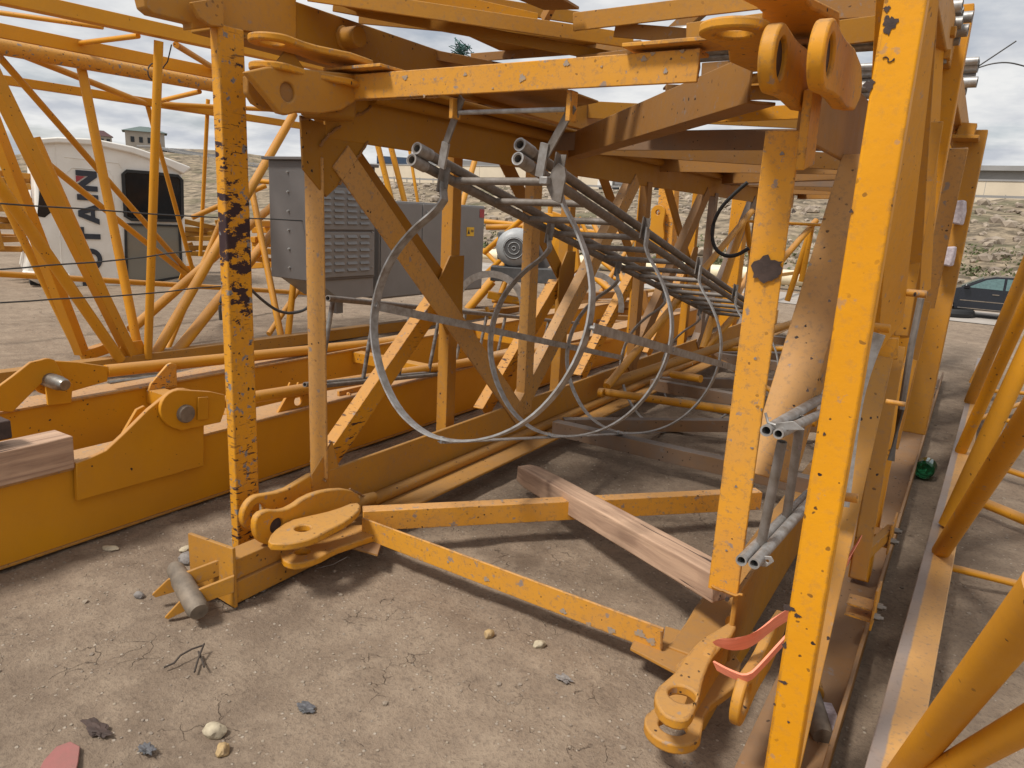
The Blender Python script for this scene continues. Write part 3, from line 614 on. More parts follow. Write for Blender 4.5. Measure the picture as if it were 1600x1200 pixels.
for (u, v, l) in ((586, 478, 3.05), (924, 512, 3.05), (690, 688, 3.9), ):
    c_ = HP(u, v); q = MB(); nn_ = (c_-cen).normalized(); nn_ = Sd if abs((c_-cen).dot(Sd)) > abs((c_-cen).dot(Nd)) else Nd
    q.beam(c_+nn_*.008 if l < 3.5 else c_-Nd*.008, (c_+nn_*.008 if l < 3.5 else c_-Nd*.008)+Ld*l, rect(.038, .005), up=nn_); q.build('cage_strap', M['galv'], ld)
    q = MB()
    for of in hoffs[:4]: q.tube(c_+Ld*of-nn_*.012, c_+Ld*of+nn_*.016, .009, 8)
    q.build('strap_rivet', M['galv'], ld)['kind'] = 'stuff'
# hangers from the front rail
for (a, b_) in (((722, 152), (690, 243)), ((896, 165), (850, 248))):
    q = MB(); A, B = P(*a, y=2.30), P(*b_, y=2.36); q.beam(A, B, rect(.036, .007), up=V(-.35, -1, 0)); q.build('hanger', M['galvdull'], ld)
q = MB(); q.tube(P(718, 176, y=2.30), P(884, 171, y=2.30), .0085, 10); q.build('tie_rod', M['galv'], ld)
for a, b_ in (((697, 223), (690, 262)), ((852, 224), (843, 276))):
    A, B = P(*a, y=2.34), P(*b_, y=2.36); q = MB(); q.beam(A, B, rect(.034, .012), up=-Y); q.build('clamp_plate', M['galv'], ld)
q = MB(); q.plate(py(2.37, (853, 290), (862, 265), (872, 254), (882, 262), (884, 275), (876, 318), (862, 312)), V(0, .01, 0)); q.build('clamp_plate', M['galvdull'], ld, .002)
q = MB(); q.box(*[tuple(p) for p in (P(846, 283, y=2.36)-V(.0, .02, .012), P(846, 283, y=2.36)+V(.035, .02, .016))]); q.build('clamp_block', M['galv'], ld, .004)
for (u, v) in ((708, 152), (893, 140)):
    q = MB(); A = P(u, v, y=2.28); q.beam(A, A-Z*(.075 if u < 800 else .1), Lsec(.018, .05, .006), up=Y); q.build('hanging_tab', M['front'], ms, .002)
# ================================================================== CLIMBING CAGE round the mast
cg = thing('climbing_frame', 'tall outer yellow climbing frame of box posts and K braces standing around the mast section', 'crane frame', (-1.4, 1.9, 0))
yf = 1.87; xa = P(362, 870, y=yf).x; xb = P(374, 868, y=yf).x; ybk = P(408, 850, x=xb).y; xt = P(350, 45, y=yf).x
xa = P(328, 45, y=yf).x*.5+xa*.5; xb = max(xb, xa+.045)
q = MB(); q.box((xa, yf, .02), (xb, min(ybk, yf+.2), 2.24)); q.build('post', M['postworn'], cg, .006)
q = MB(); q.box((-2.42, 1.63, .005), (-2.285, 2.2, .10)); q.box((-2.40, 1.63, .10), (-2.30, 2.2, .19)); q.build('base_beam', M['dusty'], cg, .004)
q = MB(); A = [V(-2.27, 1.62, .0), V(-2.27, 1.62, .26), V(-2.56, 1.62, .24), V(-2.56, 1.62, .02)]; q.plate(A, V(0, .016, 0)); ep = q.build('end_plate', M['dusty'], cg, .003)
def vfin(b0, t0, pts):
    n_ = (t0-b0).cross(Z).normalized(); n_ = n_ if n_.y < 0 else -n_
    q = MB(); q.plate([PP(u, v, b0, n_) for u, v in pts], -n_*.016); q.build('fin', M['dusty'], cg, .002)
vfin(P(358, 903, y=1.60), P(257, 966, z=.004), ((366, 900), (300, 926), (284, 937), (257, 966), (263, 968), (300, 950), (340, 934), (366, 926)))
vfin(P(347, 872, y=1.63), P(237, 930, z=.05), ((362, 868), (285, 897), (262, 906), (237, 930), (243, 934), (270, 926), (300, 916), (362, 893)))
def fpl(b0, t0): n_ = (t0-b0).cross(Z).normalized(); return b0, n_
A = PP(284, 907, *fpl(P(347, 872, y=1.63), P(237, 930, z=.05))); B = PP(299, 934, *fpl(P(358, 903, y=1.60), P(257, 966, z=.004))); A, B = A-(B-A)*.85, B+(B-A)*.80
q = MB(); q.lathe(A, B, [(0, .026), (.06, .034), (.3, .038), (.32, .041), (.94, .041), (1, .034)], 24); q.build('base_pin', M['pinbrown'], cg)
# left panel posts
for yy in (3.43, 4.87, 6.3, 7.75):
    q = MB(); q.box((-2.70, yy, .0), (-2.62, yy+.085, 2.2)); q.build('post', M['dusty' if yy < 5 else 'yellow'], cg, .004)
    q = MB(); q.plate([V(-2.612, yy-.02, 1.33), V(-2.612, yy+.12, 1.33), V(-2.612, yy+.12, .93), V(-2.612, yy-.02, .86), V(-2.612, yy-.11, 1.0), V(-2.612, yy-.11, 1.2)], V(-.012, 0, 0)); q.build('gusset_plate', M['orange'], cg, .002)
for k, yy in enumerate((3.43, 4.87, 6.3, 7.75)):
    ang(V(-2.64, yy-1.2, 2.2), V(-2.64, yy-.05, 1.17), X, .115, .08, 1).build('knee_brace', M['orange'], cg, .003)
    ang(V(-2.64, yy-.98, .26), V(-2.64, yy-.05, 1.08), X, .105, .08, 1).build('knee_brace', M['scratch'], cg, .003)
q = MB(); q.box((-2.74, 1.87, 2.215), (-2.61, 9.2, 2.42)); q.build('top_beam', M['orange'], cg, .006)
q = MB(); q.box((-2.72, 2.1, 0), (-2.62, 9.2, .12)); q.build('base_rail', M['dusty'], cg, .006)
q = MB(); q.plate(px(-2.60, (336, 0-14), (336, 41), (463, 60), (463, -14)), V(-.02, 0, 0)); q.build('gusset_plate', M['dusty'], cg, .003)
c_ = P(540, 60, x=-2.6); q = MB(); q.lathe(c_-X*.02, c_+X*.09, [(0, .055), (.2, .055), (.22, .046), (1, .046)], 24); q.build('pivot_boss', M['orange'], cg, .004)
q = MB(); q.plate(px(-2.56, (222, -12), (228, 12), (240, 22), (300, 36), (300, 46), (342, 41), (350, 41), (350, -14)), V(-.06, 0, 0)); q.build('front_lug', M['dusty'], cg, .006)
q = MB(); q.plate(px(-2.50, (300, 3), (312, 28), (330, 40), (350, 42), (350, -5)), V(-.02, 0, 0)); q.build('stiffener', M['dusty'], cg, .003)
# top plane bars (z about 2.45)
def topbar(a, za, b_, zb_, w_, h_, mt, nm='top_lacing'):
    A, B = P(*a, z=za), P(*b_, z=zb_); n_ = (B-A).cross(Z).normalized()
    if n_.y > 0: n_ = -n_
    ang(A, B, n_, w_, h_, 1 if (B-A).cross(n_).z < 0 else -1).build(nm, M[mt], cg, .003)
topbar((480, -12), 2.44, (990, 64), 2.40, .065, .16, 'dusty')
topbar((895, 34), 2.42, (1290, -14), 2.50, .075, .05, 'dusty')
topbar((735, 90), 2.42, (1000, 70), 2.42, .045, .06, 'brown')
topbar((1072, 48), 2.36, (1290, 20), 2.40, .06, .06, 'dusty')
topbar((560, -30), 2.60, (840, 32), 2.55, .07, .1, 'yellow')
topbar((960, 46), 2.40, (1300, 75), 2.30, .06, .08, 'brown')
topbar((1170, 145), 2.16, (1290, 140), 2.16, .06, .1, 'dusty')
A, B = P(1112, -6, z=2.50), P(1036, 62, z=2.44); ang(A, B, -Y, .075, .03, 1).build('top_lacing', M['brown'], cg, .003)
A, B = P(868, -12, z=2.60), P(846, 30, z=2.50); ang(A, B, V(-.6, -1, 0), .05, .03, 1).build('top_lacing', M['brown'], cg, .003)
q = MB(); q.plate(pz(2.46, (810, 0), (850, 16), (905, 15), (830, -30)), V(0, 0, .012)); q.build('gusset_plate', M['brown'], cg, .002)
for yy in (7.4,): q = MB(); q.box((-2.62, yy, 2.30), (-.22, yy+.08, 2.40)); q.build('top_lacing', M['orange'], cg, .004)
ang(V(-2.6, 5.0, 2.36), V(-.25, 6.4, 2.36), V(1, -1.5, 0), .12, .08, 1).build('top_lacing', M['orange'], cg, .003)
ang(V(-.25, 5.7, 2.30), V(-2.6, 7.4, 2.30), V(-1, -1.5, 0), .12, .08, 1).build('top_lacing', M['brown'], cg, .003)
# right panel
q = MB(); q.box((-.262, 1.82, .03), (-.180, 1.875, 2.9)); q.build('post', M['bright'], cg, .006)
q = MB(); q.box((-.31, 1.9, 2.22), (-.215, 9.2, 2.36)); q.build('top_beam', M['dusty'], cg, .006)
def rbar(a, b_, xx, w_, h_, mt, e_=1, nm='knee_brace', n_=V(-.05, -1, 0)):
    A, B = P(*a, x=xx) if len(a) == 2 else V(*a), P(*b_, x=xx) if len(b_) == 2 else V(*b_)
    ang(A, B, n_, w_, h_, e_).build(nm, M[mt], cg, .004)

for a in (((520, 8), 2.46, (1060, 108), 2.30, .05, .10, 'orange'), ((640, 78), 2.40, (900, 128), 2.34, .05, .08, 'brown'), ((900, 96), 2.30, (1060, 76), 2.34, .05, .06, 'brown'), ((1096, 108), 2.22, (1250, 96), 2.24, .05, .08, 'brown'), ((1035, 170), 2.24, (1260, 120), 2.26, .06, .08, 'dusty'), ((560, 30), 2.5, (880, 60), 2.46, .04, .05, 'orange'), ((1240, 60), 2.3, (1400, 40), 2.34, .09, .06, 'orange'), ((1250, 10), 2.42, (1420, 2), 2.42, .10, .05, 'brown')):
    topbar(*a)
ws = random.Random(12)
def weld(par, pts, plane, r_=.006, mt='brown'):
    q = MB(); P_ = [P(u, v, **plane) for u, v in pts]; o_ = []
    for i in range(len(P_)-1):
        n_ = max(3, int((P_[i+1]-P_[i]).length/.010))
        o_ += [P_[i].lerp(P_[i+1], k/n_)+V(ws.gauss(0, .0012), ws.gauss(0, .0012), ws.gauss(0, .0012)) for k in range(n_)]
    q.path(o_, r_, 6); q.build('weld_bead', M[mt], par)
weld(ms, [(470, 186), (500, 182), (540, 184), (566, 178), (582, 165)], dict(x=-2.43), .007)
weld(ms, [(500, 228), (520, 205), (535, 196)], dict(x=-2.42)); weld(ms, [(575, 222), (528, 291)], dict(x=-2.43))
weld(ms, [(546, 764), (578, 780), (570, 800)], dict(x=-2.32), .006); weld(ms, [(1112, 916), (1150, 930), (1168, 930)], dict(y=2.246), .005, 'dusty')
weld(ms, [(543, 157), (600, 155), (690, 151)], dict(y=2.262), .004); weld(ms, [(1092, 74), (1090, 128)], dict(y=2.262), .005)
weld(ms, [(1034, 986), (1034, 1018)], dict(y=2.248), .005); weld(ms, [(490, 742), (512, 753)], dict(y=2.246), .005)
weld(cg, [(362, 872), (375, 874), (408, 856)], dict(x=-2.44), .006) if False else None
def splat(par, u, v, yy, rx, rz, seed, mt='rust'):
    r_ = random.Random(seed); c_ = P(u, v, y=yy); n = 30; ph = [r_.uniform(0, 6.28) for _ in range(4)]
    q = MB(); q.plate([c_+X*rx*(1+.22*math.sin(3*a+ph[0])+.16*math.sin(7*a+ph[1])+.1*math.sin(11*a+ph[2]))*math.cos(a)+Z*rz*(1+.22*math.sin(3*a+ph[0])+.16*math.sin(7*a+ph[1])+.1*math.sin(13*a+ph[3]))*math.sin(a) for a in [2*math.pi*i/n for i in range(n)]], V(0, -.0012, 0)); q.build('rust_patch', M[mt], par)
pf = 1.8195
for k, (u, v, rx, rz) in enumerate(((1358, 133, .010, .011), (1390, 38, .013, .017), (1386, 14, .006, .006), (1232, 950, .014, .008), (1246, 962, .008, .005), (1226, 1008, .005, .009), (1224, 1066, .010, .004), (1288, 678, .003, .004), (1268, 560, .003, .003), (1262, 610, .003, .004), (1250, 700, .004, .007), (1330, 330, .004, .004), (1210, 1100, .003, .003), (1296, 470, .003, .003), (1232, 1128, .003, .003))): splat(cg, u, v, pf, rx, rz, k)
q = MB(); q.path(smooth([P(u, v, y=pf-.001) for u, v in ((1379, 91), (1384, 88), (1389, 92), (1386, 96), (1392, 97), (1398, 90), (1396, 95))], 3), .0012, 5); q.build('paint_scribble', M['rust'], cg)
for k, (u, v, rx, rz) in enumerate(((1222, 240, .006, .005), (1240, 330, .006, .006), (1180, 560, .004, .004), (1190, 640, .003, .005), (1150, 760, .004, .004), (1135, 860, .004, .003), (1175, 700, .005, .003))): splat(ms, u, v, 2.249, rx, rz, k+40, 'stoneg')

q = MB(); q.plate(pz(2.44, (488, -8), (600, 12), (760, 46), (975, 74), (860, 84), (780, 79), (690, 38), (560, 20)), V(0, 0, .010)); q.build('gusset_plate', M['orange'], cg, .002)
q = MB(); q.plate(pz(2.24, (735, 146), (880, 140), (935, 160), (860, 176), (765, 166)), V(0, 0, .010)); q.build('gusset_plate', M['orange'], cg, .002)
for a in (((1000, 186), 2.16, (1300, 172), 2.16, .07, .12, 'yellow'), ((1040, 140), 2.2, (1262, 150), 2.2, .05, .1, 'brown'), ((1120, 128), 2.2, (1280, 112), 2.2, .04, .08, 'dusty'), ((1095, 46), 2.45, (1420, 30), 2.45, .07, .06, 'orange'), ((640, -14), 2.62, (920, 30), 2.6, .06, .12, 'orange')):
    topbar(*a)

for k, (u, v, rx, rz) in enumerate(((816, 122, .012, .012), (885, 99, .010, .009), (633, 121, .012, .008), (727, 116, .007, .006), (1006, 92, .009, .008), (1040, 111, .006, .008), (1020, 84, .008, .005), (663, 150, .005, .006), (940, 104, .004, .003), (770, 138, .004, .003), (1066, 80, .007, .005))): splat(ms, u, v, 2.249, rx, rz, k+60, 'primer')
for k, (u, v, rx, rz) in enumerate(((760, 905, .012, .010), (880, 955, .014, .010), (955, 985, .015, .012), (1000, 990, .02, .014), (1018, 1002, .016, .014), (700, 878, .005, .005), (920, 975, .010, .008))): splat(ms, u, v, 2.249, rx, rz, k+80, 'primer')
# right hand panel, members from near to far
def rb(u1, v1, y1, u2, v2, y2, w_, h_, mt, e_=1, nm='knee_brace', n_=V(.25, -1, 0)):
    A, B = P(u1, v1, y=y1), P(u2, v2, y=y2); ang(A, B, n_, w_, h_, e_).build(nm, M[mt], cg, .003)
rb(1449, -60, 1.98, 1391, 528, 2.70, .17, .07, 'yellow', -1, n_=V(.93, -.37, 0))
rb(1378, 556, 2.74, 1224, 1225, 1.99, .075, .05, 'dusty', -1)
rb(1402, 540, 2.86, 1340, 905, 2.55, .055, .09, 'dusty', 1)
rb(1386, 528, 2.76, 1384, 562, 2.76, .075, .07, 'front', -1, 'gusset_plate')
q = MB(); q.box((-.262, 3.40, .05), (-.175, 3.49, 2.45)); q.build('post', M['yellow'], cg, .005)
rb(1450, -30, 2.45, 1420, 528, 3.3, .06, .06, 'dusty', 1)
rb(1464, -30, 2.9, 1440, 465, 3.4, .16, .08, 'yellow', -1, n_=V(.94, -.34, 0))
rb(1462, 190, 3.0, 1408, 525, 3.1, .05, .05, 'dusty', 1)
rb(1483, 150, 3.9, 1440, 440, 3.9, .06, .06, 'orange', 1, n_=V(.8, -.6, 0))
rb(1444, 470, 3.6, 1392, 700, 3.4, .06, .06, 'dusty', -1)
rb(1425, 560, 3.3, 1352, 850, 3.0, .06, .07, 'yellow', 1, n_=V(.7, -.7, 0))
rb(1497, 232, 4.0, 1446, 482, 4.3, .085, .05, 'peach', -1)
q = MB(); A, B = P(1518, 205, y=5.3), P(1424, 672, y=5.3); q.beam(A, B, rect(.17, .16), up=-Y); q.build('post', M['dusty'], cg, .006)
q = MB(); A, B = P(1534, 215, y=5.45), P(1440, 660, y=5.45); q.beam(A, B, rect(.05, .22), up=-Y); q.build('post', M['dusty'], cg, .006)
q = MB(); A, B = P(1488, 216, y=5.1), P(1530, 217, y=5.1); q.beam(A, B, rect(.02, .22), up=-Y); q.build('cap_plate', M['dusty'], cg, .003)
q = MB(); A, B = P(1497, 204, y=5.15), P(1524, 206, y=5.15); q.beam(A, B, rect(.08, .12), up=-Y); q.build('cap_plate', M['dusty'], cg, .003)
for yy in (6.7, 8.1): q = MB(); q.box((-.27, yy, .05), (-.15, yy+.1, 2.35)); q.build('post', M['dusty'], cg, .005)
for (u1, v1, u2, v2, yy, r_) in ((1340, 508, 1391, 514, 1.98, .011), (1296, 773, 1341, 779, 1.92, .012), (1416, 457, 1448, 460, 2.7, .012), (1384, 627, 1415, 632, 2.2, .007)):
    q = MB(); q.tube(P(u1, v1, y=yy), P(u2, v2, y=yy), r_, 12); q.build('peg', M['front'], cg, .002)
q = MB(); q.path([P(1439, 466, y=2.9), P(1424, 540, y=2.9), P(1408, 640, y=2.85), P(1392, 720, y=2.8)], .012); q.build('galvanised_rod', M['galvdull'], cg)
# long rail that the right panel stands on
q = MB(); q.box((-.36, 1.75, .004), (-.13, 9.3, .02)); q.box((-.135, 1.75, .02), (-.12, 9.3, .10)); q.build('base_rail', M['brown'], cg, .003)
def splice(u, v, yy, hgt, l_, tilt):
    c_ = P(u, v, y=yy); q = MB(); q.plate([c_+V(0, -.015, -.06), c_+V(.002, l_, -.06+tilt), c_+V(.002, l_, hgt-.06+tilt), c_+V(0, -.015, hgt*.8)], V(.008, 0, 0)); s_ = q.build('splice_plate', M['front'], cg, .002)
    for dy_ in (.02, l_*.7):
        q = MB(); bolt(q, c_+V(.008, dy_, -.015+tilt*.5), X); q.build('bolt', M['steel'], s_)
    q = MB(); 
    for dz in (0, .045): q.box(tuple(c_+V(-.09, .01, -.04+dz)), tuple(c_+V(0, .10, -.034+dz)))
    return q.build('splice_fin', M['front'], s_)
splice(1362, 960, 2.78, .13, .16, 0.0); splice(1388, 845, 3.3, .10, .22, .02); splice(1452, 612, 6.2, .16, .4, .0)
q = MB(); A, B = P(1345, 872, y=3.1), P(1392, 828, y=3.35); q.beam(A, B, rect(.03, .05)); q.build('splice_plate', M['dusty'], cg, .002)
# ------------------------------------------------------------------ loose things in and by the mast
o = oriented('timber_beam', P(818, 738, z=.13), P(1131, 916, z=.30), .112, .112, M['wood'], None, .006, 0, 1.0)
tag(o, 'weathered pinkish square timber lying diagonally on the ground inside the mast section', 'timber')
q = MB(); 
for uv in ((1124, 929), (1137, 935)):
    c_ = P(*uv, z=.265); q.tube(c_, c_-Y*.012, .008, 8)
nl_ = q.build('nail', M['rust'], None); nl_.parent = o; nl_.matrix_parent_inverse = o.matrix_world.inverted(); nl_['kind'] = 'stuff'
# galvanised railing end next to the right front corner
gr = thing('tube_railing', 'short galvanised double tube frame hanging behind the bright yellow post at right', 'railing', tuple(P(1200, 760, x=-.40)))
def gt(a, b_, r_, nm='rail', holl=.7, mt='galv'):
    A, B = P(a[0], a[1], y=a[2]), P(b_[0], b_[1], y=b_[2]); q = MB(); q.tube(A, B, r_, 14, hollow=holl); return q.build(nm, M[mt], gr)
gt((1197, 673, 1.98), (1284, 622, 2.7), .0165); gt((1216, 678, 1.98), (1296, 640, 2.7), .0145)
gt((1158, 876, 1.98), (1262, 772, 2.75), .0165); gt((1178, 881, 1.98), (1282, 765, 2.75), .0165)
gt((1222, 690, 2.08), (1189, 850, 2.12), .0145, 'upright', .7, 'galvdull'); gt((1252, 652, 2.3), (1228, 812, 2.42), .0145, 'upright', .7, 'galvdull')
q = MB(); q.plate([P(u, v, y=2.02) for u, v in ((1200, 662), (1240, 658), (1256, 672), (1215, 672))], V(0, .02, -.004)); q.build('lug_plate', M['galv'], gr, .001)
q = MB(); q.path([P(u, v, y=2.0) for u, v in ((1196, 645), (1200, 660), (1212, 664))], .004, 6); q.build('hook', M['galv'], gr)
q = MB(); q.plate([P(u, v, y=2.03) for u, v in ((1185, 868), (1205, 870), (1209, 878), (1198, 886), (1182, 884))], V(0, .006, 0), [circ(P(1199, 877, y=2.03), X, Z, .005, 10)]); q.build('lug_plate', M['galv'], gr, .001)
# galvanised hoop strap lying between the right posts
hb = MB(); hb.path(smooth([P(u, v, y=2.35) for u, v in ((1368, 520), (1352, 560), (1336, 610), (1326, 670), (1318, 740), (1312, 790))], 3), .01, flat=(.012, .055), up=V(1, .2, 0))
tag(hb.build('loose_hoop', M['galv'], None, 0, tuple(P(1330, 700, y=2.35))), 'curved flat galvanised hoop strap leaning behind the bright yellow right post', 'hoop')
# orange strap
sp1 = smooth([P(1362, 800, y=2.75), P(1330, 872, y=2.55), P(1285, 930, y=2.35), P(1215, 968, y=2.12), P(1180, 998, y=2.0), P(1150, 1008, y=1.93), P(1118, 1003, y=1.9)], 3)
q = MB(); m_ = len(sp1); wd = [.05]*m_; vs = []
for i, p in enumerate(sp1):
    t_ = i/(m_-1); wdt = .075*(1 if t_ < .72 else max(.25, 1-(t_-.72)*2.4)); fold = .002*math.sin(i*.9)
    up_ = (Z+V(.2, -.35, 0)).normalized(); vs += [p-up_*wdt/2+V(fold, 0, 0), p+V(-.006+fold, -.006, 0), p+up_*wdt/2+V(-fold, 0, 0), p+up_*wdt/2+V(.004, .004, 0), p+V(0, .003, 0), p-up_*wdt/2+V(.004, .004, 0)]
q.add(vs, [(i*6+k, i*6+(k+1) % 6, i*6+6+(k+1) % 6, i*6+6+k) for i in range(m_-1) for k in range(6)]+[(5, 4, 3, 2, 1, 0), tuple((m_-1)*6+k for k in range(6))])
th = thing('webbing_strap', 'bright orange webbing strap wound round the lower right corner lugs', 'strap', tuple(P(1180, 998, y=2.0)))
q.build('band', M['strap'], th)
sp2 = smooth([P(1118, 1040, y=1.93), P(1140, 1052, y=1.89), P(1168, 1062, y=1.86), P(1190, 1040, y=1.9), P(1215, 1012, y=1.95), P(1240, 985, y=2.0)], 3)
q = MB(); q.path(sp2, .01, flat=(.006, .03), up=V(0, -.5, 1)); q.build('band', M['strap'], th)
# drift pin with collar
dp = thing('drift_pin', 'thick muddy steel pin with a yellow collar lying beside the right base rail', 'pin', tuple(P(1280, 1150, z=0)))
A, B = P(1268, 1085, z=.05), P(1286, 1152, z=.04); d = (B-A).normalized()
q = MB(); q.lathe(A-d*.01, B, [(0, .03), (.5, .032), (.93, .034), (1, .03)], 22); q.build('shaft', M['pinbrown'], dp)
q = MB(); q.tube(A-d*.05, A, .042, 22); q.build('collar', M['dusty'], dp, .004)
q = MB(); q.path([P(1292, 1098, z=.05), P(1300, 1115, z=.06), P(1305, 1135, z=.03), P(1296, 1150, z=.02)], .01, flat=(.03, .002)); q.build('tag', M['paper'], dp)
# ------------------------------------------------------------------ jib lattice at the right edge
rj = thing('jib_section', 'yellow tubular jib lattice along the right edge, lying on a flat worn bottom chord', 'crane section', (.05, 3, 0))
A, B = V(-.045+.0, 1.6, .0), V(.19, 10.8, .0)
A = P(1385, 1200, z=.15); B = P(1535, 560, z=.15); A.z = B.z = 0; dj = (B-A).normalized(); A = A-dj*.7; sj = V(dj.y, -dj.x, 0)
m, t, b = newmat('worn_edge_chord_paint')
def chordmat():
    vec = coords(t, kind='UV' if False else 'Object'); n = noi(t, vec, 18, 6, .65); s_ = nd(t, 'ShaderNodeSeparateXYZ'); t.links.new(vec, s_.inputs[0])
    lat = mul(t, mul(t, s_.outputs[0], sj.x), mul(t, s_.outputs[1], sj.y), 'ADD')
    off = (A-Vector(rj.location)).dot(sj)
    lat = mul(t, lat, -off, 'ADD'); lat = mul(t, lat, mul(t, n, .012), 'ADD')
    g = ramp(t, mul(t, lat, 5.0, 'ADD') if False else mul(t, mul(t, lat, 5.0), .5, 'ADD'), .455, 1.0, .485, 0.0)
    g = mul(t, g, ramp(t, noi(t, vec, 2.2, 5), .25, .5, .5, .95))
    c = mixc_(t, g, mixc_(t, ramp(t, noi(t, vec, 5, 6), .3, 0.0, .7, 1.0), (.56, .30, .09), (.44, .24, .09)), (.24, .20, .18))
    c = mixc_(t, ramp(t, noi(t, vec, 60, 4), .55, 0.0, .75, .6), c, (.17, .13, .11)); t.links.new(c, b.inputs['Base Color']); b.inputs['Roughness'].default_value = .5; bump(t, b, n, .15, .005)
chordmat(); M['chord'] = m
q = MB(); q.beam(A, B, [(-.05, 0), (.05, 0), (.05, .14), (-.05, .14)]); q.beam(A+Z*.14, B+Z*.14, [(-.072, 0), (.05, 0), (.05, .012), (-.072, .012)]); q.build('chord', M['chord'], rj, .004)
def up_tube(par, a, b_, r_, mt='jib', nm='lacing_tube', flatend=True):
    A_, B_ = Vector(a), Vector(b_); d_ = (B_-A_); L_ = d_.length; d_.normalize(); q = MB()
    q.tube(A_, B_, r_, 18); return q.build(nm, M[mt], par)
def onj(s_): return A+dj*s_+Z*.15
s0 = (P(1470, 870, z=.15)-A).dot(dj)
base = [P(1475, 868, z=.13), P(1490, 815, z=.13), P(1505, 700, z=.13), P(1512, 640, z=.13)]
for (u, v, z_), (u2, v2, y2), r_, mt in (((1470, 862, .16), (1640, 600, 2.55), .038, 'yellow'), ((1480, 822, .16), (1660, 430, 4.2), .042, 'jib'), ((1501, 705, .16), (1652, 370, 4.8), .036, 'yellow'), ((1515, 628, .16), (1640, 330, 6.6), .045, 'dusty'), ((1522, 600, .16), (1625, 400, 8.5), .05, 'dusty'),
                    ((1405, 1215, .16), (1640, 915, 1.28), .036, 'jib'), ((1420, 1235, .16), (1660, 1100, 1.45), .03, 'jib')):
    up_tube(rj, P(u, v, z=z_), P(u2, v2, y=y2), r_, mt)
for (u, v), (u2, v2), r_ in (((1476, 884), (1680, 935), .017), ((1500, 770), (1680, 845), .03), ((1520, 716), (1680, 770), .02), ((1520, 648), (1680, 675), .02), ((1528, 655), (1680, 600), .02), ((1540, 610), (1680, 620), .02)):
    up_tube(rj, P(u, v, z=.10), P(u2, v2, z=.06), r_, 'jib', 'bottom_lacing')
q = MB(); A2 = V(1.25, 1.2, 0); q.beam(A2, A2+dj*9, [(-.05, 0), (.05, 0), (.05, .14), (-.05, .14)]); q.build('chord', M['chord'], rj, .004)
# bottle
bp = P(1441, 748, z=0); bt = thing('glass_bottle', 'round green glass bottle on the ground in the gap left of the right jib', 'bottle', tuple(bp))
q = MB(); bb = bp+Z*.062; q.lathe(bb, bb+V(.02, .2, .0), [(0, .05), (.05, .062), (.5, .064), (.72, .055), (.86, .03), (.9, .018), (1, .016)], 24); q.build('body', M['glass'], bt)
q = MB(); q.tube(bb+V(.02, .2, 0)*.98, bb+V(.02, .2, 0)*1.06, .019, 16); q.build('cap', M['glass'], bt)
# tubes on top at the right
def bundle(label, lst, grp, yy, x0):
    for i, (u, v, r_, xx0) in enumerate(lst):
        E_ = P(u, v, y=yy+(i % 3)*.05); q = MB(); q.tube((xx0, E_.y+.05, E_.z+.01), E_, r_, 16, hollow=.82)
        tag(q.build('scaffold_tube', M['galv'], None, 0, tuple(E_)), label[i], 'tube', grp)
bundle(['topmost galvanised tube end of the upper bundle against the sky at right', 'second tube end from the top of the upper bundle at right', 'longest tube end of the upper bundle, sticking farthest right', 'tube end just under the longest one in the upper bundle', 'fifth tube end from the top of the upper bundle', 'lowest tube end of the upper bundle beside the orange cross plate'],
       [(1504, 9, .024, -1.4), (1505, 20, .02, -1.4), (1520, 26, .02, -1.4), (1504, 35, .021, -1.4), (1513, 47, .022, -1.4), (1500, 62, .02, -1.4)], 'galvanised tubes of the upper bundle', 3.2, -1.4)
bundle(['short thin tube end on top of the lower bundle beside the loose wires', 'thick galvanised tube end the two loose wires come from', 'tube end under the wires in the lower bundle', 'long tube end near the bottom of the lower bundle', 'lowest tube end of the lower bundle'],
       [(1529, 95, .022, -.9), (1529, 103, .036, -.9), (1524, 118, .026, -.9), (1527, 128, .03, -.9), (1510, 142, .028, -.9)], 'galvanised tubes of the lower bundle', 5.0, -.9)
for (u1, v1, u2, v2) in ((1450, 52, 1494, 50), (1448, 88, 1486, 86)):
    q = MB(); A_, B_ = P(u1, v1, y=3.1), P(u2, v2, y=3.1); q.beam(A_, B_, rect(.05, .03), up=Z); q.build('bracket_arm', M['dusty'], cg, .003)
q = MB(); q.tube(P(1474, 58, y=3.1), P(1470, 100, y=3.1), .017, 14); q.build('bracket_pin', M['pinbrown'], cg)
wr = thing('loose_wire', 'thin loose steel wires curling into the sky from the tubes at upper right', 'wire', tuple(P(1529, 103, y=5)))
for pts in (((1528, 104), (1555, 86), (1588, 64)), ((1528, 106), (1550, 99), (1575, 97), (1600, 103), (1640, 115))):
    q = MB(); q.path(smooth([P(u, v, y=5) for u, v in pts], 3), .004, 6); q.build('strand', M['wire'], wr)
for lb, pts in (('crumpled white printed paper tied high round the far right post', ((1489, 314), (1507, 312), (1507, 330), (1502, 352), (1482, 348), (1486, 330))), ('lower stack of printed paper tied to the far right post', ((1470, 386), (1492, 385), (1490, 400), (1486, 417), (1463, 413), (1467, 398)))):
    q = MB(); pts3 = [P(u, v, y=5.1) for u, v in pts]; q.plate(pts3, V(.01, .10, 0)); tag(q.build('paper_wrap', M['paper'], None, .01, tuple(pts3[0])), lb, 'paper')
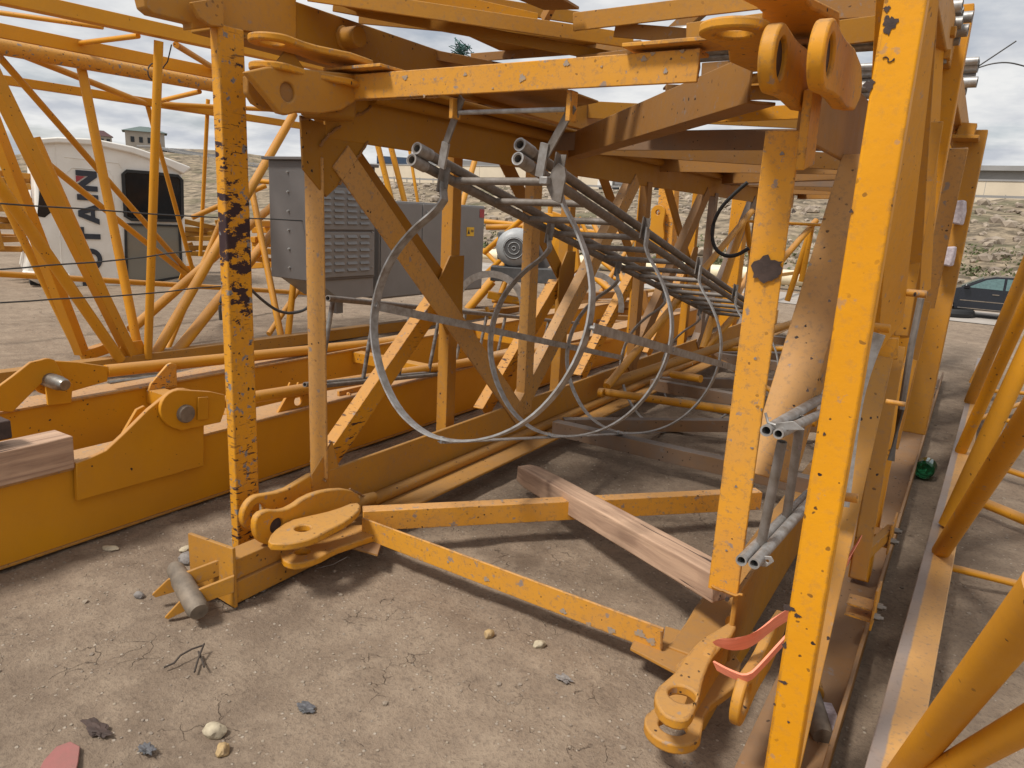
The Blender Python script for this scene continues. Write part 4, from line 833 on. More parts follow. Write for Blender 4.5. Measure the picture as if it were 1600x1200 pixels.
# ------------------------------------------------------------------ counter jib on the left
cj = thing('counter_jib', 'long yellow counter jib, two deep plate girders with pinned tie rods, left of the mast', 'crane section', (-3.8, 2, 0))
def girder(xf, top, z0, mt='beam'):
    q = MB(); q.box((xf-.012, -1.5, z0), (xf, 15, top)); q.box((xf-.20, -1.5, z0), (xf-.188, 15, top)); q.build('web', M[mt], cj, .002)
    q = MB(); q.box((xf-.215, -1.5, top), (xf+.012, 15, top+.014)); q.build('flange', M['peach'], cj, .002)
    q = MB(); q.box((xf-.215, -1.5, z0-.012), (xf+.012, 15, z0)); q.build('flange', M['dusty'], cj, .002)
girder(-3.30, .362, .014); girder(-4.40, .372, .014)
def arc2(cu, cv, r_, a0, a1, n, xx, asp=1.0): return [P(cu+r_*math.cos(math.radians(a0+(a1-a0)*i/n)), cv-r_*asp*math.sin(math.radians(a0+(a1-a0)*i/n)), x=xx) for i in range(n+1)]
xx = -3.262
pl_ = px(xx, (121, 783), (319, 728), (319, 662))+arc2(286, 644, 37, -20, 128, 10, xx)+px(xx, (232, 640), (196, 676), (166, 704), (140, 716), (119, 724))
q = MB(); q.plate(pl_, V(-.026, 0, 0)); q.build('anchor_plate', M['beam'], cj, .004)
xx = -3.235; st_ = arc2(282, 640, 31, 82, 262, 12, xx)+px(xx, (284, 673), (345, 660), (352, 640), (352, 617), (330, 612))
q = MB(); q.plate(st_, V(-.024, 0, 0)); q.build('tie_eye', M['beam'], cj, .004)
q = MB(); q.plate(px(-3.222, (310, 621), (326, 620), (326, 655), (309, 657)), V(-.01, 0, 0)); q.build('weld_pad', M['beam'], cj, .003)
c_ = P(289, 646, x=-3.235); q = MB(); q.lathe(c_-X*.02, c_+X*.024, [(0, .046), (.8, .046), (1, .040)], 24); q.build('pin', M['pinbrown'], cj)
A_, B_ = P(345, 629, x=-3.30), P(640, 581, x=-3.30); q = MB(); q.tube(A_, A_+(B_-A_)*3.2, .034, 18); q.build('tie_rod', M['jib'], cj)
q = MB(); q.plate(px(-3.50, (185, 690), (214, 640), (226, 634), (232, 640), (205, 690)), V(-.02, 0, 0)); q.build('stiffener', M['beam'], cj, .003)
# far girder fittings
xx = -4.36
q = MB(); q.plate(px(xx, (-40, 640), (-40, 632), (20, 588), (48, 566))+arc2(75, 582, 22, 115, 60, 5, xx)+px(xx, (100, 590), (114, 600), (112, 630), (76, 634), (72, 598), (68, 596), (30, 634), (20, 644)), V(-.024, 0, 0)); q.build('anchor_plate', M['beam'], cj, .004)
xx = -4.42; q = MB(); q.plate(arc2(75, 590, 27, 95, 260, 10, xx)+px(xx, (112, 612), (168, 596), (170, 573), (122, 566)), V(-.024, 0, 0)); q.build('tie_eye', M['beam'], cj, .004)
c_ = P(78, 594, x=-4.36); q = MB(); q.lathe(c_-X*.05, c_+X*.17, [(0, .042), (.7, .042), (.78, .036), (.93, .036), (1, .028)], 24); q.build('pin', M['steel'], cj)
A_, B_ = P(165, 580, x=-4.45), P(485, 547, x=-4.45); q = MB(); q.tube(A_, A_+(B_-A_)*3.2, .040, 18); q.build('tie_rod', M['jib'], cj)
A_, B_ = P(170, 600, x=-4.6), P(300, 582, x=-4.6); q = MB(); q.tube(A_, A_+(B_-A_)*4, .02, 12); q.build('cable_duct', M['steel'], cj)
q = MB(); q.plate(px(-4.36, (232, 612), (236, 600), (262, 570), (268, 567), (276, 570), (277, 604)), V(-.02, 0, 0)); q.build('stiffener', M['chipped'], cj, .003)
for yy in (2.55, 4.4, 6.2): q = MB(); q.box((-4.40, yy, .27), (-3.5, yy+.10, .36)); q.build('cross_member', M['yellow'], cj, .004)
q = MB()
for uv in ((452, 604), (465, 604)):
    c_ = P(*uv, x=-4.0); q.plate([c_+V(0, -.03, -.12), c_+V(0, .06, -.12), c_+V(0, .03, -.02), c_+V(0, .01, .03), c_+V(0, -.02, -.02)], V(-.015, 0, 0))
q.build('hook_lug', M['jib'], cj, .002)
q = MB(); c_ = P(460, 628, x=-3.33); q.plate([c_+V(0, -.13, -.05), c_+V(0, .14, -.05), c_+V(0, .13, .05), c_+V(0, -.05, .05)], V(-.02, 0, 0), [circ(c_+V(0, .03, 0), Y, Z, .03, 14)]); q.build('rod_support', M['jib'], cj, .003)
for u, v, yy in ((540, 628, 0), ): 
    c_ = P(556, 612, x=-3.35); q = MB(); q.box(tuple(c_-V(.02, .15, .04)), tuple(c_+V(0, .12, .03))); bolt(q, c_+V(0, -.08, 0), X); bolt(q, c_+V(0, .05, 0), X); q.build('clip', M['front'], cj, .003)
# timber on the near girder
zt = .376+.05; A_ = P(-60, 700, x=-3.30); B_ = P(113, 700, x=-3.30)
A_ = V(-3.34, A_.y-1.0, .378+.075); B_ = V(-3.34, P(113, 700, x=-3.27).y, .378+.075)
o = oriented('timber_block', A_, B_, .15, .15, M['wood'], None, .005, 0, .6); tag(o, 'squared timber lying on top of the near yellow girder at the left edge', 'timber')
q = MB(); c_ = P(2, 672, x=-3.36); q.box(tuple(c_+V(-.05, -.5, -.03)), tuple(c_+V(.05, .02, .05))); tag(q.build('rusty_block', M['rust'], None, .006, tuple(c_)), 'dark rusty steel block resting on the timber at the left edge', 'block')
# ------------------------------------------------------------------ jib lattice behind on the left
lj = thing('jib_section', 'tall yellow tubular jib lattice on the left, between the girders and the white cab', 'crane section', (-6.8, 4, 0))
def lt(u1, v1, x1, u2, v2, x2, wpx, mt='jib', nm='lacing_tube', sq=False):
    A_, B_ = P(u1, v1, x=x1), P(u2, v2, x=x2); m_ = (A_+B_)/2; dep = (m_-CAM).dot(FW); r_ = wpx/2*dep/F; q = MB()
    if sq: q.beam(A_, B_, rect(2*r_, 2*r_), up=Z)
    else: q.tube(A_, B_, r_, 16)
    return q.build(nm, M[mt], lj, .004 if sq else 0)
def ext(u1, v1, u2, v2, k0, k1): du, dv_ = u2-u1, v2-v1; return (u1+du*k0, v1+dv_*k0, u1+du*k1, v1+dv_*k1)
def chord_(u1, v1, u2, v2, xx, wpx, k0, k1, mt='jib', sq=True, nm='chord'):
    a = ext(u1, v1, u2, v2, k0, k1); A_, B_ = P(a[0], a[1], x=xx), P(a[2], a[3], x=xx); A0, B0 = P(u1, v1, x=xx), P(u2, v2, x=xx)
    r_ = wpx/2*(((A0+B0)/2-CAM).dot(FW))/F; q = MB()
    if sq: q.beam(A_, B_, rect(2*r_, 2*r_), up=Z)
    else: q.tube(A_, B_, r_, 16)
    q.build(nm, M[mt], lj, .004 if sq else 0)
chord_(0, -6, 325, 64, -5.9, 21, -.25, 2.0)
chord_(0, 49, 325, 113, -6.9, 19, -.25, 2.1)
chord_(0, 73, 325, 132, -6.8, 22, -.25, 2.1, 'chipped', False, 'tie_rod')
chord_(0, 124, 460, 195, -8.0, 11, -.2, 1.9)
chord_(0, 592, 480, 528, -6.35, 20, -.3, 3.0, 'dusty')
chord_(0, 428, 480, 458, -8.6, 8, -.2, 1.1, 'jib', False)
lt(-30, 60, -6.9, 230, 163, -8, 10); lt(0, 20, -7.4, 160, 42, -6.6, 8); lt(120, 68, -6.9, 216, 56, -6, 8); lt(240, 160, -8, 312, 143, -6.9, 7)
lt(240, 162, -8, 460, 173, -7.5, 7, 'jib'); lt(275, 70, -6, 340, 110, -6.9, 9)
lt(122, 80, -6.9, 219, 560, -6.35, 14); lt(248, 64, -5.9, 231, 560, -6.3, 13)
lt(459, 178, -7.2, 239, 560, -6.35, 14); lt(478, 300, -7.6, 270, 558, -6.35, 15); lt(460, 292, -7.9, 205, 515, -6.9, 13)
lt(0, 90, -6.9, 294, 425, -8.3, 9); lt(50, 236, -7.4, 292, 430, -8.3, 9); lt(231, 166, -8, 302, 425, -8.3, 7); lt(325, 155, -8, 313, 400, -8.4, 6)
lt(-40, 60, -6, 208, 562, -6.35, 18, 'jib', 'brace', True); lt(-35, 130, -6.3, 128, 552, -6.6, 17, 'jib', 'brace', True)
lt(-60, 205, -6.0, 188, 562, -6.3, 18); lt(55, 215, -7, 168, 470, -6.8, 14, 'jib'); lt(128, 556, -6.6, 175, 540, -6.6, 16, 'jib', 'brace', True)
lt(392, 290, -7.4, 443, 545, -6.4, 10); lt(474, 290, -6.6, 448, 545, -6.4, 10); lt(482, 430, -7.2, 420, 522, -6.9, 8); lt(300, 340, -8.2, 415, 290, -7.9, 8); lt(395, 282, -7.4, 466, 288, -6.8, 8)
lt(480, 190, -7, 330, 560, -6.5, 12) if False else None
lt(60, 250, -7, 200, 545, -6.9, 10); lt(-20, 260, -6.9, 120, 545, -6.8, 12); lt(345, 345, -7.6, 262, 545, -7.2, 8)
for u in (600, 620): lt(u-14, 210, -7.2, u+16, 330, -6.9, 9)
lt(640, 235, -7.2, 655, 330, -7, 5); lt(745, 240, -7.5, 715, 345, -7.3, 9)
for (a, b_) in (((0, 318), (480, 345)), ((0, 421), (300, 392)), ((0, 473), (345, 447))):
    q = MB(); pts = [P(a[0]+(b_[0]-a[0])*t_/8, a[1]+(b_[1]-a[1])*t_/8+2.5*math.sin(t_*math.pi/8), x=-5.9) for t_ in range(9)]
    q.path([p_+V(0, 0, .005*math.sin(k_*2.1+k_*k_)) for k_, p_ in enumerate(pts)], .006, 8); tag(q.build('steel_cable', M['wire'], None, 0, tuple(pts[4])), {318: 'dark steel cable stretched highest across the left lattice and white cab', 421: 'middle dark cable crossing the left lattice', 473: 'lowest dark cable crossing in front of the left lattice near the ground'}[a[1]], 'cable', 'dark cables across the left lattice')
q = MB(); q.path(smooth([P(u, v, x=-5.0) for u, v in ((345, 500), (343, 475), (352, 450), (380, 440), (410, 470), (440, 490), (470, 488), (484, 478))], 3), .013, 8); tag(q.build('hose', M['wire'], None, 0, tuple(P(440, 490, x=-5))), 'dark rubber hose looping in front of the dark grey cabinet', 'hose')
q = MB(); q.path([P(240+9*math.cos(a)*1.0, 112+13*math.sin(a), x=-6.6) for a in [i*.4 for i in range(17)]]+[P(262, 96, x=-6.5), P(268, 70, x=-6.3)], .006, 6); tag(q.build('tie_wire', M['wire'], None, 0, tuple(P(262, 112, x=-6.6))), 'dark wire twisted round the upper jib chord at upper left', 'wire')
for (u, v, xx_, s_) in ((205, 548, -6.33, .17), (440, 540, -6.38, .10), (294, 424, -8.35, .14)):
    c_ = P(u, v, x=xx_); q = MB(); q.plate([c_+V(0, -s_, -s_*.7), c_+V(0, s_, -s_*.7), c_+V(0, s_*.6, s_*.5), c_+V(0, -s_*.5, s_*.5)], V(.012, 0, 0)); q.build('node_gusset', M['jib'], lj, .003)
# ------------------------------------------------------------------ electrical cabinets
ec = thing('electrical_cabinet', 'large grey electrical cabinet with louvred door and pale side panels behind the mast', 'cabinet', (-6, 6, .5))
c0 = P(455, 450, x=-5.9); zt_, zb_ = P(480, 250, x=-5.8).z, P(484, 440, x=-5.8).z; ya, yb = P(482, 300, x=-5.8).y, P(586, 300, x=-5.8).y
q = MB(); q.box((-6.4, ya, zb_), (-5.8, yb, zt_)); q.build('body', M['cabdark'], ec, .008)
q = MB(); q.box((-6.45, ya-.05, zt_), (-5.76, yb+.02, zt_+.03)); q.build('lid', M['cabdark'], ec, .005)
for z0_, z1_ in ((zb_+.03, zb_+(zt_-zb_)*.42), (zb_+(zt_-zb_)*.44, zb_+(zt_-zb_)*.80)):
    q = MB(); q.box((-5.8, ya+.03, z0_), (-5.785, yb-.02, z1_)); dr = q.build('door', M['cabgrey'], ec, .004)
    for cc_ in range(4):
        q = MB()
        for r_ in range(6 if z1_-z0_ > .3 else 5):
            yy = ya+.14+(yb-ya-.2)*cc_/4; zz = z0_+.06+(z1_-z0_-.12)*r_/5; q.add([(-5.785, yy, zz+.03), (-5.785, yy+.14, zz+.03), (-5.765, yy+.14, zz), (-5.765, yy, zz), (-5.785, yy, zz-.004), (-5.785, yy+.14, zz-.004)], [(0, 1, 2, 3), (3, 2, 5, 4), (0, 3, 4), (1, 5, 2)])
        q.build('louvre', M['cabgrey'], dr)
q = MB(); q.add([(-6.4, ya+.1, zb_), (-5.82, ya+.1, zb_), (-5.82, yb, zb_), (-6.4, yb, zb_), (-6.4, ya+.45, zb_-.22), (-5.82, ya+.45, zb_-.22), (-5.82, yb, zb_-.22), (-6.4, yb, zb_-.22)], [(0, 1, 2, 3), (7, 6, 5, 4), (0, 4, 5, 1), (1, 5, 6, 2), (2, 6, 7, 3), (3, 7, 4, 0)]); q.build('skirt', M['cabgrey'], ec, .004)
q = MB(); q.box((-6.2, yb-.3, .36), (-6.1, yb-.2, zb_)); q.build('leg', M['cabgrey'], ec, .004)
for kk in range(6):
    q = MB(); zz = zb_+.12+(zt_-zb_-.24)*kk/5; bolt(q, (-6.1, ya, zz), -Y, .014, .01); bolt(q, (-5.785, yb-.06, zz), X, .010, .006); q.build('bolt', M['galv'], ec)['kind'] = 'stuff'
ya2, yb2 = P(592, 380, x=-6.0).y, P(755, 380, x=-6.0).y; z1_, z0_ = P(755, 322, x=-6).z, P(745, 452, x=-6).z
q = MB(); q.box((-7.0, ya2, z0_), (-6.0, yb2, z1_)); q.build('body', M['cabgrey'], ec, .01)
ym = P(658, 380, x=-6.0).y
for a_, b2_ in ((ya2+.02, ym-.008), (ym+.008, yb2-.02)):
    q = MB(); q.box((-6.0, a_, z0_+.02), (-5.985, b2_, z1_-.02)); d_ = q.build('door', M['cabgrey'], ec, .004)
    q = MB(); bolt(q, (-5.985, a_+.08, z1_-.12), X, .02, .012); q.build('lock', M['galv'], d_)
q = MB(); q.box(*[tuple(p) for p in (V(-5.984, P(750, 332, x=-5.98).y, P(750, 340, x=-5.98).z), V(-5.978, P(758, 332, x=-5.98).y-.02, P(750, 327, x=-5.98).z))]); q.build('red_label', M['red'], ec)
A_ = P(734, 362, x=-5.98); q = MB(); q.box((-5.984, A_.y-.07, A_.z-.06), (-5.978, A_.y+.10, A_.z+.06)); lb_ = q.build('warning_label', M['sticker'], ec)
q = MB(); q.plate([V(-5.977, A_.y-.055, A_.z-.03), V(-5.977, A_.y+.0, A_.z-.03), V(-5.977, A_.y-.027, A_.z+.035)], V(.002, 0, 0)); q.box((-5.977, A_.y+.02, A_.z+.015), (-5.975, A_.y+.085, A_.z+.025)); q.box((-5.977, A_.y+.02, A_.z-.005), (-5.975, A_.y+.085, A_.z+.005)); q.build('warning_mark', M['navy'], lb_)
# ------------------------------------------------------------------ hoist motor
hm = thing('hoist_winch', 'hoist winch with light grey electric motor on a yellow frame behind the ladder', 'winch', tuple(P(810, 480, x=-6)))
c_ = P(803, 388, x=-6.0); ax = (c_-CAM); ax.z = 0; ax.normalize(); ax = (ax+X*.12).normalized()
q = MB(); q.lathe(c_, c_+ax*.50, [(0, .11), (.03, .20), (.10, .26), (.22, .29), (1, .30)], 30); mo = q.build('motor', M['motor'], hm)
q = MB(); q.lathe(c_-ax*.006, c_+ax*.03, [(0, .165), (.5, .17), (1, .17)], 28); q.build('fan_grille', M['motordark'], mo)
for r_ in (.03, .09, .155):
    q = MB(); q.path([c_-ax*.01+V(ax.y, -ax.x, 0)*r_*math.cos(a)+Z*r_*math.sin(a) for a in [i*math.pi/10 for i in range(20)]], .006, 6, closed=True); q.build('grille_ring', M['motor'], mo)
sx_ = V(ax.y, -ax.x, 0)
q = MB(); q.beam(c_+ax*.55-sx_*.12, c_+ax*1.3+sx_*.2, rect(.5, .45)); q.build('gearbox', M['motordark'], hm, .03)
for k in range(12): q = MB(); q.lathe(c_+ax*(.55+.05*k)+sx_*.32-Z*.12, c_+ax*(.57+.05*k)+sx_*.32-Z*.12, [(0, .26), (1, .26)], 24); q.build('cooling_rib', M['cabdark'], hm)
q = MB(); q.beam(c_-Z*.40-sx_*.35+ax*.1, c_-Z*.40+sx_*.9+ax*.2, rect(.3, .22)); q.beam(c_-Z*.28-sx_*.15+ax*.3, c_-Z*.28+sx_*.3+ax*.3, rect(.4, .2)); q.build('mount', M['motordark'], hm, .01)
q = MB(); q.beam(c_-Z*.42-sx_*.4+ax*.2, c_-Z*.46+sx_*1.0+ax*.3, rect(.08, .12)); q.build('frame', M['jib'], hm, .01)
q = MB(); q.beam(c_-Z*.75-sx_*.4+ax*.2, c_-Z*1.0+sx_*1.2+ax*.3, rect(.1, .12)); q.build('frame', M['jib'], hm, .01)
# yellow A frame behind the motor
af = thing('tubular_frame', 'yellow tubular A-frame behind the grey motor', 'frame', tuple(P(860, 480, x=-6.5)))
def ft(par, u1, v1, y1, u2, v2, y2, wpx, mt='jib', nm='tube'):
    A_, B_ = P(u1, v1, y=y1), P(u2, v2, y=y2); r_ = wpx/2*(((A_+B_)/2-CAM).dot(FW))/F; q = MB(); q.tube(A_, B_, r_, 14); return q.build(nm, M[mt], par)
for a in ((756, 395, 11, 830, 330, 11, 9), (756, 430, 11, 845, 350, 11, 8), (830, 330, 11, 760, 520, 10, 9), (840, 350, 11, 700, 520, 9.5, 12), (750, 345, 12, 1020, 372, 13, 8), (860, 320, 12, 858, 400, 12, 8), (905, 340, 12, 925, 380, 12, 6), (760, 355, 11, 900, 352, 11.5, 9), (900, 410, 11, 975, 470, 10.5, 10), (930, 400, 12, 1000, 455, 11.5, 8), (755, 390, 12, 775, 410, 12, 7), (700, 520, 9.6, 770, 440, 10, 12)): ft(af, *a)
q = MB(); q.plate([P(u, v, y=11.2) for u, v in ((835, 330), (905, 340), (890, 420), (862, 400), (850, 360))], V(0, .05, 0)); q.build('side_plate', M['jib'], af, .01)
for pts in (((862, 330), (905, 345), (900, 372), (870, 365)), ((868, 372), (900, 380), (905, 420), (880, 440), (860, 410)), ((850, 440), (890, 440), (890, 500), (858, 500))):
    q = MB(); q.plate([P(u, v, y=10.4) for u, v in pts], V(0, .08, 0)); q.build('side_plate', M['yellow'], af, .01)
for a in ((770, 470, 9.6, 860, 475, 9.6, 7), (752, 500, 9.2, 870, 520, 9.2, 8), (775, 520, 9, 760, 480, 9, 6), (905, 372, 12, 1010, 368, 12, 6), (905, 430, 11, 1010, 440, 11, 7), (925, 345, 12, 990, 470, 10.5, 8), (1005, 350, 12, 930, 470, 10.5, 7), (1060, 380, 12, 1010, 500, 10, 8), (1190, 380, 12, 1150, 470, 10, 7)): ft(af, *a)
# lattice inside / beyond the mast
fl = thing('jib_section', 'small yellow tube lattice seen through the far end of the mast section', 'crane section', tuple(P(1120, 560, y=7)))
for a in ((940, 612, 4.9, 1275, 660, 4.7, 13, 'yellow', 'end_bar'), (950, 600, 5.1, 1285, 490, 9.5, 13, 'dusty', 'chord'), (948, 604, 5.0, 1175, 330, 8, 11), (1098, 545, 7, 1162, 345, 8, 11), (1100, 548, 7, 1275, 345, 9, 10), (1165, 340, 8, 1185, 470, 8.5, 9), (1268, 355, 9, 1230, 470, 9, 9), (1268, 355, 9, 1252, 440, 9, 9), (1098, 548, 7, 1290, 660, 5.2, 8), (1100, 545, 7, 1290, 545, 7.5, 8), (1162, 345, 8, 1290, 352, 9, 5), (1050, 585, 5.8, 1095, 592, 5.7, 12)): ft(fl, *a)
q = MB(); c_ = P(936, 613, y=4.86); q.tube(c_, c_+X*.04, .035, 16, hollow=.5); q.build('end_socket', M['yellow'], fl)
fp = thing('crane_post', 'upright yellow box post with a holed lug, beyond the mast', 'post', tuple(P(1045, 420, y=10)))
A_, B_ = P(1046, 285, y=9.5), P(1038, 470, y=9.5); q = MB(); q.beam(A_, B_, rect(.22, .2), up=-Y); q.build('column', M['chipped'], fp, .01)
q = MB(); c_ = P(1028, 332, y=9.3); q.plate(fork(c_, -Z, X, R=.10, neck=.09, root=.12, lenroot=.3), V(0, .05, 0), [circ(c_, X, Z, .035, 16)]); q.build('holed_lug', M['jib'], fp, .006)
A_, B_ = P(1160, 300, y=10), P(1135, 520, y=10); 
fp2 = thing('crane_post', 'plain tall yellow post beyond the mast near the black hose', 'post', tuple(B_)); q = MB(); q.beam(A_, B_, rect(.2, .2), up=-Y); q.build('column', M['yellow'], fp2, .01)
q = MB(); q.plate([V(*(A_+V(-.12, -.12, 0))), V(*(A_+V(.12, -.12, 0))), V(*(A_+V(.12, .12, 0))), V(*(A_+V(-.12, .12, 0)))], V(0, 0, .02)); q.build('cap_plate', M['yellow'], fp2)
q = MB(); q.path(smooth([P(u, v, y=4.6) for u, v in ((1168, 285), (1150, 300), (1125, 325), (1112, 355), (1114, 385), (1130, 400), (1150, 400), (1170, 388))], 3), .012, 8); tag(q.build('hose', M['black'], None, 0, tuple(P(1150, 380, y=4.6))), 'black hose hanging in a loop from the top of the mast section', 'hose')
# loose handrail on the far side of the mast
hr = thing('handrail', 'dull galvanised handrail with mud spotted uprights between mast and girders', 'railing', tuple(P(515, 600, x=-2.95)))
hd = ray(1195, 534).normalized()
T0, B0 = P(512, 466, x=-2.9), P(476, 601, x=-2.95)
M['spotty'] = simple('spotted_galvanised_steel', (.30, .30, .29), .55, .4, sc=9, col2=(.10, .07, .055), bmp=.2, det=2, stretch=(1, 1, 2.2))
q = MB(); q.tube(T0, T0+hd*5.5, .017, 12, hollow=.7); q.build('rail', M['galvdull'], hr)
for of in (V(0, 0, 0), V(.03, .03, -.012)): q = MB(); q.tube(B0+of, B0+of+hd*5.2, .014, 12, hollow=.7); q.build('rail', M['galvdull'], hr)
for k in range(10):
    a = T0+hd*(.05+.46*k); bb_ = a.copy(); tt = .12+.46*k; lo = B0+hd*(tt+.02)
    q = MB(); q.tube(a, lo, .0135, 12); q.build('upright', M['spotty'], hr)
# second, smaller cage hoops behind
for i, (u, r_, yy) in enumerate(((765, 52, 4.4), (925, 46, 5.8))):
    q = MB(); pts = [P(u+r_*math.cos(math.radians(a)), 478-50*math.sin(math.radians(a)), y=yy) for a in range(-12, 193, 12)]
    q.path(pts, .01, flat=(.05, .006), up=V(.2, -1, 0)); tag(q.build('loose_hoop', M['galvdull'], None, 0, tuple(P(u, 478, y=yy))), ['flat galvanised hoop arching in front of the grey motor', 'smaller galvanised hoop arching right of the grey motor'][i], 'hoop', 'loose galvanised hoops behind the mast')
# ------------------------------------------------------------------ white operator cab
cab = thing('operator_cab', 'white crane operator cab with dark windows and vertical dark lettering at left', 'crane cab', tuple(P(160, 444, z=0)))
pc = P(165, 446, z=0); nc = V(pc.x, pc.y, 0).normalized(); nc = (nc+V(-nc.y, nc.x, 0)*.12).normalized(); pc = pc+V(0, 0, 0)
def cp2(pts, off=0.0): return [PP(u, v, pc-nc*off, nc) for u, v in pts]
body = [(44, 436), (38, 425), (56, 330), (50, 219), (90, 217), (150, 221), (205, 233), (255, 250), (284, 264), (289, 330), (292, 428), (280, 440), (250, 452), (120, 452), (60, 444)]
q = MB(); q.plate(cp2(body), nc*1.7); q.build('shell', M['white'], cab, .05)
rf = [(46, 226), (48, 217), (90, 214), (150, 217), (208, 229), (262, 247), (298, 261), (297, 264), (287, 272), (255, 256), (205, 239), (150, 227), (92, 223)]
q = MB(); q.plate(cp2(rf, .07), nc*1.84); q.build('roof', M['white'], cab, .02)
wn = [(192, 272), (198, 267), (235, 270), (278, 275), (284, 281), (285, 338), (280, 345), (205, 343), (196, 338)]
q = MB(); q.plate(cp2(wn, .02), nc*.05); w1 = q.build('window', M['darkw'], cab, .01)
q = MB(); q.plate(cp2([(196, 350), (280, 353), (284, 432), (240, 440), (198, 438)], .015), nc*.05); w2 = q.build('window', M['cabglass'], cab, .01)
fr = cp2([(196, 350), (280, 353), (284, 432), (240, 440), (198, 438)], .02); q = MB(); q.path(fr, .025, flat=(.05, .04), up=nc, closed=True); q.build('window_frame', M['black'], w2)
fr = cp2(wn, .03); q = MB(); q.path(fr, .025, flat=(.05, .05), up=nc, closed=True); q.build('window_frame', M['black'], w1)
q = MB(); q.plate(cp2([(66, 250), (76, 252), (80, 262), (80, 332), (70, 340), (58, 338)], .015), nc*.05); q.build('window', M['darkw'], cab, .01)
for pts in (((104, 270), (112, 262), (170, 266), (176, 275), (184, 440)), ((100, 245), (185, 255), (190, 262)), ((85, 222), (98, 440)), ((100, 310), (101, 352))):
    q = MB(); q.path(cp2(pts, .0), .010, 6); q.build('panel_seam', M['white'], cab)
q = MB(); q.plate(cp2([(36, 424), (110, 428), (112, 438), (36, 434)], .12), nc*.3); q.build('bumper', M['white'], cab, .03)
q = MB(); q.tube(PP(66, 444, pc, nc)+nc*.2, PP(66, 444, pc, nc)+nc*.5, .16, 20); q.build('cable_coil', M['black'], cab)
# lettering, reading upwards; letter box: e1 = along the word (up), e2 = letter height (to the left)
Lo = PP(150, 452, pc-nc*.012, nc); Le = PP(127, 266, pc-nc*.012, nc)
e1 = (PP(151, 268, pc-nc*.012, nc)-PP(162, 452, pc-nc*.012, nc)); e1n = e1.normalized(); e2 = (nc.cross(e1n)).normalized()
if e2.dot(PP(100, 300, pc, nc)-PP(160, 300, pc, nc)) < 0: e2 = -e2
org = PP(162, 452, pc-nc*.012, nc); LH = (PP(119, 290, pc, nc)-PP(152, 290, pc, nc)).length; tot = e1.length; S_ = LH
def lp(pts): return [org+e1n*a+e2*b_ for a, b_ in pts]
adv = 0; wds = {'P': .72, 'O': .92, 'T': .78, 'A': .88, 'I': .26, 'N': .84}; gap = .12
totw = sum(wds.values())+gap*5; kx = tot/totw
def LP(x0, pts): return [org+e1n*((x0+a)*kx)+e2*(b_*LH) for a, b_ in pts]
x0 = 0; q = MB(); TH = -nc*.012
def ell(cx, cy, rx, ry, n=28): return [(cx+rx*math.cos(2*math.pi*i/n), cy+ry*math.sin(2*math.pi*i/n)) for i in range(n)]
lets = {'P': ([(0, 0), (.22, 0), (.22, .32), (.45, .32), (.64, .42), (.72, .66), (.64, .9), (.45, 1), (0, 1)], [[(.22, .53), (.42, .53), (.49, .66), (.42, .79), (.22, .79)]]), 'O': (ell(.46, .5, .46, .52), [ell(.46, .5, .24, .29)]),
        'T': ([(.28, 0), (.50, 0), (.50, .77), (.78, .77), (.78, 1), (0, 1), (0, .77), (.28, .77)], []), 'A': ([(0, 0), (.23, 0), (.30, .2), (.58, .2), (.65, 0), (.88, 0), (.56, 1), (.32, 1)], [[(.36, .40), (.52, .40), (.44, .70)]]),
        'I': ([(0, 0), (.24, 0), (.24, 1), (0, 1)], []), 'N': ([(0, 0), (.22, 0), (.22, .58), (.60, 0), (.84, 0), (.84, 1), (.62, 1), (.62, .42), (.24, 1), (0, 1)], [])}
for ch in 'POTAIN':
    o_, hs_ = lets[ch]; q = MB(); q.plate(LP(x0, o_), TH, [LP(x0, h_) for h_ in hs_]); q.build('letter', M['navy'], cab); xn = x0; x0 += wds[ch]+gap
q = MB(); q.plate(LP(xn, [(.33, 1.0), (.60, 1.0), (.60, .56)]), TH); q.build('lettering_accent', M['red'], cab)
# ------------------------------------------------------------------ yellow and orange crane parts behind the cab
def lattice(label, pts, r_, mt, grp=None, nm='crane_part_stack'):
    th_ = thing(nm, label, 'crane parts', tuple(pts[0][0]), grp)
    for a, b_ in pts: q = MB(); q.beam(a, b_, rect(r_*2, r_*2)); q.build('bar', M[mt], th_, .01)
rs = random.Random(11)
def stack(label, u0, u1, v0, v1, dist, n, mt):
    L_ = []
    for i in range(n):
        va = v0+(v1-v0)*(i+.5)/n; L_.append((D(u0, va+rs.uniform(-4, 4), dist+rs.uniform(-.4, .4)), D(u1, va+rs.uniform(-5, 9), dist+rs.uniform(-.4, .8))))
        if i % 2 == 0: um = rs.uniform(u0, u1); L_.append((D(um, va-6, dist), D(um+8, min(v1, va+26), dist)))
    lattice(label, L_, .05, mt)
stack('heap of orange crane parts at the far left edge behind the lattice', -30, 48, 262, 395, 15, 11, 'dusty')
stack('orange steel parts lying behind the right side of the white cab', 286, 340, 345, 398, 17, 6, 'orange')
stack('yellow ballast frame seen between the lattice and the dark cabinet', 395, 448, 345, 420, 13, 7, 'yellow')
stack('low reddish steel and timber parts behind the grey motor', 890, 1010, 455, 520, 10.5, 6, 'brown')
